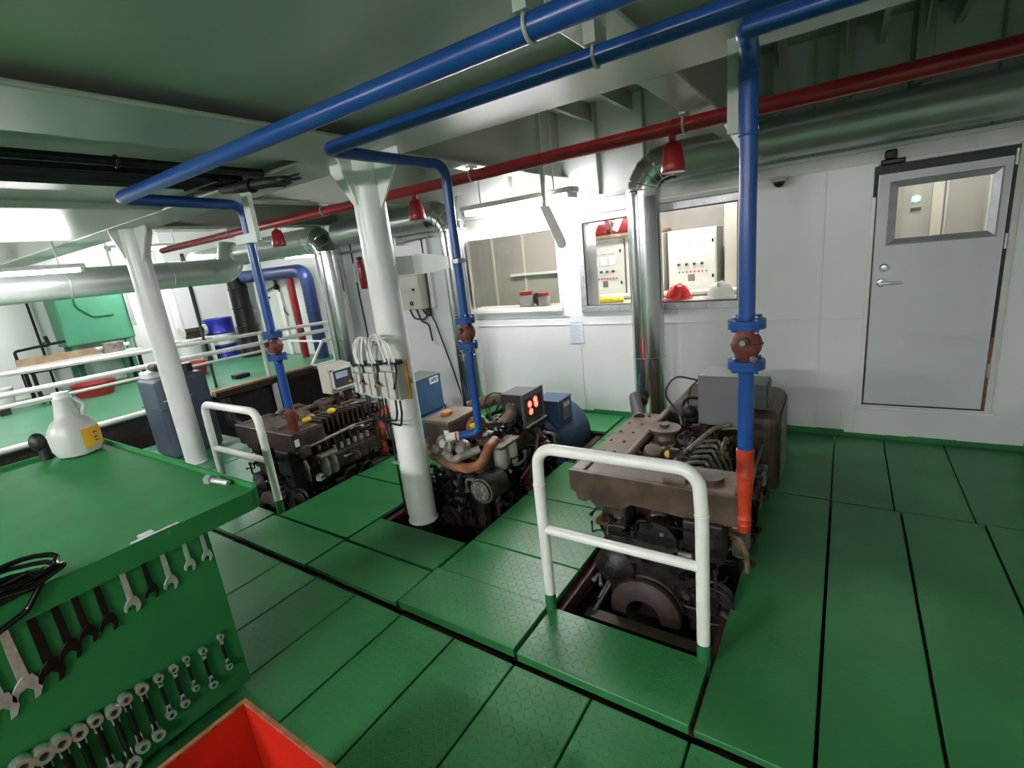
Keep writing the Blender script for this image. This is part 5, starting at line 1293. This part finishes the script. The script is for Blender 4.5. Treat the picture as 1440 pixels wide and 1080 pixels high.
# ------------------------------------------------------------------ platform beyond the workbench
rl = thing('platform_railing', (-7.7, 3.2, ZP), 'white tube railing along the edge of the green platform', 'railing')
ra = [(-7.7, -1.5, 1.17), (-7.7, 5.40, 1.02)]
MB().tube([(-7.7, -1.5, 1.19), (-7.7, 5.45, 1.0), (-7.7, 5.52, .9)], .028, 'rail', 14, bend=.05).build('top_rail', None, rl)
MB().cyl((-7.7, -1.5, .90), (-7.7, 5.45, .87), .034, 'rail', 14).build('mid_rail', None, rl)
MB().cyl((-7.7, -1.5, .765), (-7.7, 4.3, .75), .02, 'rail', 12).build('low_rail', None, rl)
for y in (-.9, 4.2, 5.5):
    MB().cyl((-7.7, y, ZP - .02), (-7.7, y, 1.02), .03, 'rail', 12).build('post', None, rl)
MB().tube([(-7.7, 5.0, ZP + .02), (-7.7, 5.3, .70), (-7.7, 5.46, .70)], .026, 'rail', 12, bend=.08).build('brace', None, rl)
MB().tube([(-7.7, 5.42, .66), (-8.9, 5.42, .66)], .02, 'rail', 12).build('end_rail', None, rl)
one('platform_edge_pipe', MB().tube([(-7.65, -2.5, ZP + .0), (-7.65, 3.25, ZP + .0)], .035, 'rail', 14), 'white pipe lying along the near edge of the green platform', 'pipe')
one('platform_edge_pipe', MB().tube([(-7.65, 5.0, ZP + .0), (-7.65, 5.6, ZP + .0)], .03, 'rail', 14), 'short white pipe at the far end of the platform edge', 'pipe')
one('plank', MB().box((-7.78, 3.3, ZP - .06), (-7.62, 4.95, ZP + .03), 'plank', .006).box((-7.62, 3.3, ZP - .09), (-7.60, 4.95, ZP), 'brown2'), 'worn brown plank along the edge of the green platform', 'plank')
one('platform_post', MB().box((-7.66, 4.18, -1.0), (-7.60, 4.25, ZP - .06), 'white'), 'pale upright post under the worn plank at the platform edge', 'post')
one('platform_post', MB().box((-7.66, 5.4, -1.0), (-7.60, 5.46, ZP - .06), 'white'), 'pale upright post under the far end of the platform edge', 'post')
one('platform_post', MB().cyl((-8.1, 3.55, ZP), (-8.1, 3.55, 1.87), .02, 'darkgreen', 12), 'thin dark green upright pipe standing on the platform behind the railing', 'pipe')
one('mooring_block', MB().box((-8.5, 3.98, ZP), (-8.3, 4.22, ZP + .07), 'black', .02), 'flat black block lying on the platform near the worn plank', 'block')

t = thing('oil_drum', (-11.3, 5.33, ZP), 'blue steel drum with a white band standing on the platform by the dark filter pipe', 'drum')
prof = [(.27, 0), (.285, .01), (.285, .05), (.28, .06), (.28, .28), (.29, .295), (.28, .31), (.28, .57), (.29, .585), (.28, .60), (.28, .83), (.288, .85), (.285, .88), (.27, .885), (.265, .865), (0, .865)]
MB().lathe((-11.3, 5.33, ZP), prof, (0, 0, 1), 'drum', 40).build('shell', None, t)
MB().cyl((-11.3, 5.33, ZP + .33), (-11.3, 5.33, ZP + .55), .284, 'offwhite', 40).box((-11.03, 5.2, ZP + .42), (-11.02, 5.27, ZP + .45), 'ink').build('band', None, t)
MB().cyl((-11.2, 5.2, ZP + .865), (-11.2, 5.2, ZP + .89), .035, 'drum', 14).build('bung', None, t)
t = thing('filter_pipe', (-10.72, 5.62, ZP), 'thick dark grey vertical filter pipe beside the blue drum', 'pipe')
MB().cyl((-10.72, 5.62, ZP + .35), (-10.72, 5.62, 2.1), .185, 'darksteel', 32).lathe((-10.72, 5.62, ZP), [(.24, 0), (.24, .06), (.18, .08), (.18, .35)], (0, 0, 1), 'grime', 28).build('body', None, t)
b = MB()
for z in (.95, 1.35, 1.75): b.torus((-10.72, 5.62, z), .19, .016, (0, 0, 1), 'darksteel')
b.build('band', None, t)
t = thing('sea_water_pipe', (-8.25, 5.62, ZP), 'thick dark blue pipe running over the far door and down beside a red one', 'pipe')
MB().tube([(-10.35, 5.62, 1.97), (-8.25, 5.62, 1.95), (-8.25, 5.62, ZP)], .12, 'blue_dark', 28, bend=.24, n=10).build('run', None, t)
MB().torus((-9.8, 5.62, 1.968), .123, .01, (1, 0, 0), 'blue_dark').build('weld', None, t)
MB().torus((-8.25, 5.62, 1.2), .123, .01, (0, 0, 1), 'blue_dark').build('weld', None, t)
one('red_pipe', MB().cyl((-8.78, 5.62, ZP), (-8.78, 5.62, 1.84), .065, 'red', 20), 'red vertical pipe between the far door and the thick blue pipe', 'pipe')
d2 = struct_root('door_2', (-9.9, YB, ZP))
MB().box((-10.25, YB - .05, ZP), (-9.3, YB, 2.0), 'offwhite', .02).build('door_leaf', None, d2)
b = MB()
b.tube([(-10.1, YB - .09, 1.62), (-9.62, YB - .09, 1.72)], .015, 'darksteel', 8).sphere((-9.60, YB - .09, 1.70), .06, 'darksteel').tube([(-9.60, YB - .08, 1.75), (-9.75, YB - .07, 1.95)], .02, 'rust', 8).tube([(-9.55, YB - .08, 1.7), (-9.5, YB - .08, 1.2), (-9.4, YB - .08, 1.12)], .012, 'black', 8).cyl((-9.98, YB - .05, 1.5), (-9.98, YB - .12, 1.5), .02, 'darksteel', 10)
b.build('door_gear', None, d2)
one('wall_channel', MB().box((-9.62, YB - .1, ZP), (-9.5, YB - .05, 1.6), 'white', .006), 'white vertical channel on the far door beside the red pipe', 'channel')
struct(MB().torus((-7.2, YB - .01, 1.2), .42, .03, (0, 1, 0), 'wall').build('door_3'))
one('switch', MB().box((-7.45, YB - .08, .80), (-7.3, YB, .90), 'black', .01).box((-7.4, YB - .08, .95), (-7.27, YB, 1.06), 'black', .01).box((-7.5, YB - .06, .9), (-7.2, YB - .02, .94), 'white'), 'pair of black switches on the recessed wall beside the farthest shiny duct', 'switch')

# items along the left bulkhead
t = thing('service_tank', (-11.45, 3.35, .75), 'green rectangular tank on legs against the far bulkhead', 'tank')
MB().box((-11.75, 2.72, 1.08), (-11.2, 3.75, 2.2), 'green_tank', .03).build('shell', None, t)
for y in (2.82, 3.62):
    for x in (-11.68, -11.28): MB().box((x - .04, y - .04, ZP), (x + .04, y + .04, 1.1), 'green_tank').build('leg', None, t)
MB().tube([(-11.19, 3.0, 2.1), (-11.185, 3.0, 1.75), (-11.185, 3.2, 1.55), (-11.185, 3.5, 1.55)], .012, 'green_bench', 8, bend=.15).build('pipe', None, t)
MB().box((-11.185, 3.72, 1.3), (-11.15, 3.80, 2.15), 'zinc', .006).build('level_gauge', None, t)
MB().tube([(-11.25, 2.74, 1.2), (-11.25, 2.3, 1.17), (-11.25, 2.05, 1.15), (-11.25, 2.05, .55)], .022, 'darksteel', 10, bend=.04).sphere((-11.25, 2.45, 1.19), .045, 'darksteel').cyl((-11.25, 2.5, 1.19), (-11.25, 2.48, 1.33), .03, 'darksteel', 10).build('drain_pipe', None, t)
t = thing('table', (-11.0, 2.8, ZP), 'white-topped table with a grey frame in front of the green tank', 'table')
MB().box((-11.15, 2.0, .86), (-10.6, 3.6, .90), 'white', .006).build('top', None, t)
MB().box((-11.13, 2.02, .80), (-10.62, 3.58, .86), 'darksteel').build('apron', None, t)
for y in (2.06, 3.52):
    for x in (-11.1, -10.65): MB().box((x - .025, y - .025, ZP), (x + .025, y + .025, .8), 'darksteel').build('leg', None, t)
one('board', MB().box((-11.15, 2.0, .90), (-11.12, 3.2, 1.02), 'plank', .004), 'narrow brown board standing along the back of the white-topped table', 'board')
one('vice', MB().box((-11.0, 3.1, .90), (-10.8, 3.4, 1.08), 'castgrey', .02).cyl((-10.9, 3.0, 1.0), (-10.9, 3.5, 1.0), .03, 'steel', 12), 'grey vice on the white-topped table below the green tank', 'vice')
t = thing('tub', (-10.3, 2.66, ZP), 'dull red oval tub on the platform floor behind the railing', 'tub')
MB().lathe((-10.3, 2.66, ZP), [(.24, 0), (.30, .2), (.31, .21), (.28, .2), (.22, .02), (0, .02)], (0, 0, 1), 'tubred', 32).build('body', None, t)
t = thing('tub', (-9.85, 3.98, ZP), 'dark red glossy tub on the platform floor below the white bucket', 'tub')
MB().lathe((-9.85, 3.98, ZP), [(.22, 0), (.27, .24), (.28, .25), (.25, .24), (.2, .02), (0, .02)], (0, 0, 1), 'tubred', 32).build('body', None, t)
one('bench', MB().box((-11.6, 4.25, .82), (-10.95, 5.0, .86), 'white', .006).box((-11.55, 4.3, ZP), (-11.45, 4.36, .82), 'offwhite').box((-11.02, 4.92, ZP), (-10.97, 4.98, .82), 'offwhite').box((-11.02, 4.3, ZP), (-10.97, 4.36, .82), 'offwhite').box((-11.55, 4.92, ZP), (-11.45, 4.98, .82), 'offwhite'), 'low white bench against the far bulkhead near the blue drum', 'bench')
one('grinder', MB().cyl((-11.2, 4.55, 1.0), (-11.2, 4.95, 1.0), .07, 'grime', 20).cyl((-11.2, 4.5, 1.0), (-11.2, 4.56, 1.0), .11, 'steel', 24).cyl((-11.2, 4.94, 1.0), (-11.2, 5.0, 1.0), .11, 'steel', 24).box((-11.28, 4.6, .86), (-11.12, 4.9, .96), 'grime', .01), 'grey double bench grinder on the low white bench', 'grinder')
t = thing('bucket', (-10.6, 4.35, ZP), 'white bucket with a metal rim standing before the low white bench', 'bucket')
MB().lathe((-10.6, 4.35, ZP), [(.19, 0), (.21, .58), (.198, .58), (.18, .02), (0, .02)], (0, 0, 1), 'white', 32).build('body', None, t)
MB().torus((-10.6, 4.35, ZP + .58), .205, .012, (0, 0, 1), 'steel').build('rim', None, t)
for k, (y, lb) in enumerate(((3.95, 'white vertical channel on the far bulkhead beside the green tank'), (4.35, 'broad white vertical channel on the far bulkhead behind the farther column'), (4.72, 'white vertical channel on the far bulkhead between the column and the blue drum'))):
    one('wall_channel', MB().box((XL, y - .07, ZP), (XL + .1, y + .07, ZD), 'white', .006), lb, 'channel', 'white channels on the far bulkhead')
for y, lb in ((5.15, 'dark vertical pipe on the far bulkhead left of the blue drum'), (2.5, 'thin grey vertical pipe on the far bulkhead left of the green tank')):
    one('wall_pipe', MB().cyl((XL + .08, y, ZP), (XL + .08, y, 2.6), .035 if y > 5 else .02, 'darksteel', 12), lb, 'pipe')
one('floor_pipe', MB().tube([(-10.4, 1.2, ZP + .1), (-10.4, 2.3, ZP + .1)], .05, 'white', 12).box((-10.5, 1.5, ZP), (-10.3, 1.62, ZP + .1), 'grime').box((-10.5, 2.1, ZP), (-10.3, 2.22, ZP + .1), 'grime'), 'white pipe on blocks on the platform floor before the table', 'pipe')
t = thing('pail', (-10.9, 1.65, ZP), 'white plastic pail on the platform at the left picture edge', 'bucket')
MB().lathe((-10.9, 1.65, ZP + .0), [(.15, 0), (.18, .34), (.17, .34), (.14, .02), (0, .02)], (0, 0, 1), 'white', 24).build('body', None, t)

# slate-blue canister near the farther column
t = thing('canister', (-6.62, 2.42, -.1), 'tall slate-blue plastic canister with white caps, behind the farther white column', 'canister')
MB().box((-6.9, 2.16, -.1), (-6.36, 2.72, .86), 'navy', .06, seg=4).box((-6.905, 2.155, .50), (-6.355, 2.725, .515), 'navy', .004).box((-6.36, 2.2, .60), (-6.352, 2.5, .61), 'offwhite').build('body', None, t)
MB().box((-6.85, 2.2, .84), (-6.6, 2.45, .93), 'offwhite', .02).cyl((-6.55, 2.6, .86), (-6.55, 2.6, .96), .06, 'black', 18).box((-6.7, 2.25, .93), (-6.5, 2.5, 1.02), 'grime', .03).build('cap', None, t)
one('hose_coil', MB().torus((-6.9, 1.85, -.06), .16, .025, (0, 0, 1), 'wood').torus((-6.9, 1.85, -.015), .14, .025, (.1, 0, 1), 'wood'), 'orange-brown hose coil on the plate before the slate-blue canister', 'hose')
t = thing('sea_pump', (-5.5, 2.6, -.1), 'dark pump with a pipe beside the farther column, under the guardrail line', 'pump')
MB().lathe((-5.35, 2.9, .2), [(.12, 0), (.15, .05), (.15, .3), (.10, .38)], (0, 1, 0), 'grime', 24).box((-5.5, 2.8, -.1), (-5.2, 3.3, .08), 'grime', .02).build('body', None, t)
MB().tube([(-5.35, 2.85, .2), (-5.5, 2.6, .22), (-5.55, 2.5, .35), (-5.6, 2.5, .6)], .05, 'darksteel', 14, bend=.08).build('pipe', None, t)

# dim world so that closed corners keep a trace of light
w = bpy.data.worlds.new('world'); bpy.context.scene.world = w
w.use_nodes = True
w.node_tree.nodes['Background'].inputs['Color'].default_value = (.8, .9, 1, 1)
w.node_tree.nodes['Background'].inputs['Strength'].default_value = 0.02

vs = bpy.context.scene.view_settings
vs.view_transform = 'Standard'
vs.look = 'None'
vs.exposure = 1.45
vs.gamma = 1.0
vs.use_curve_mapping = False
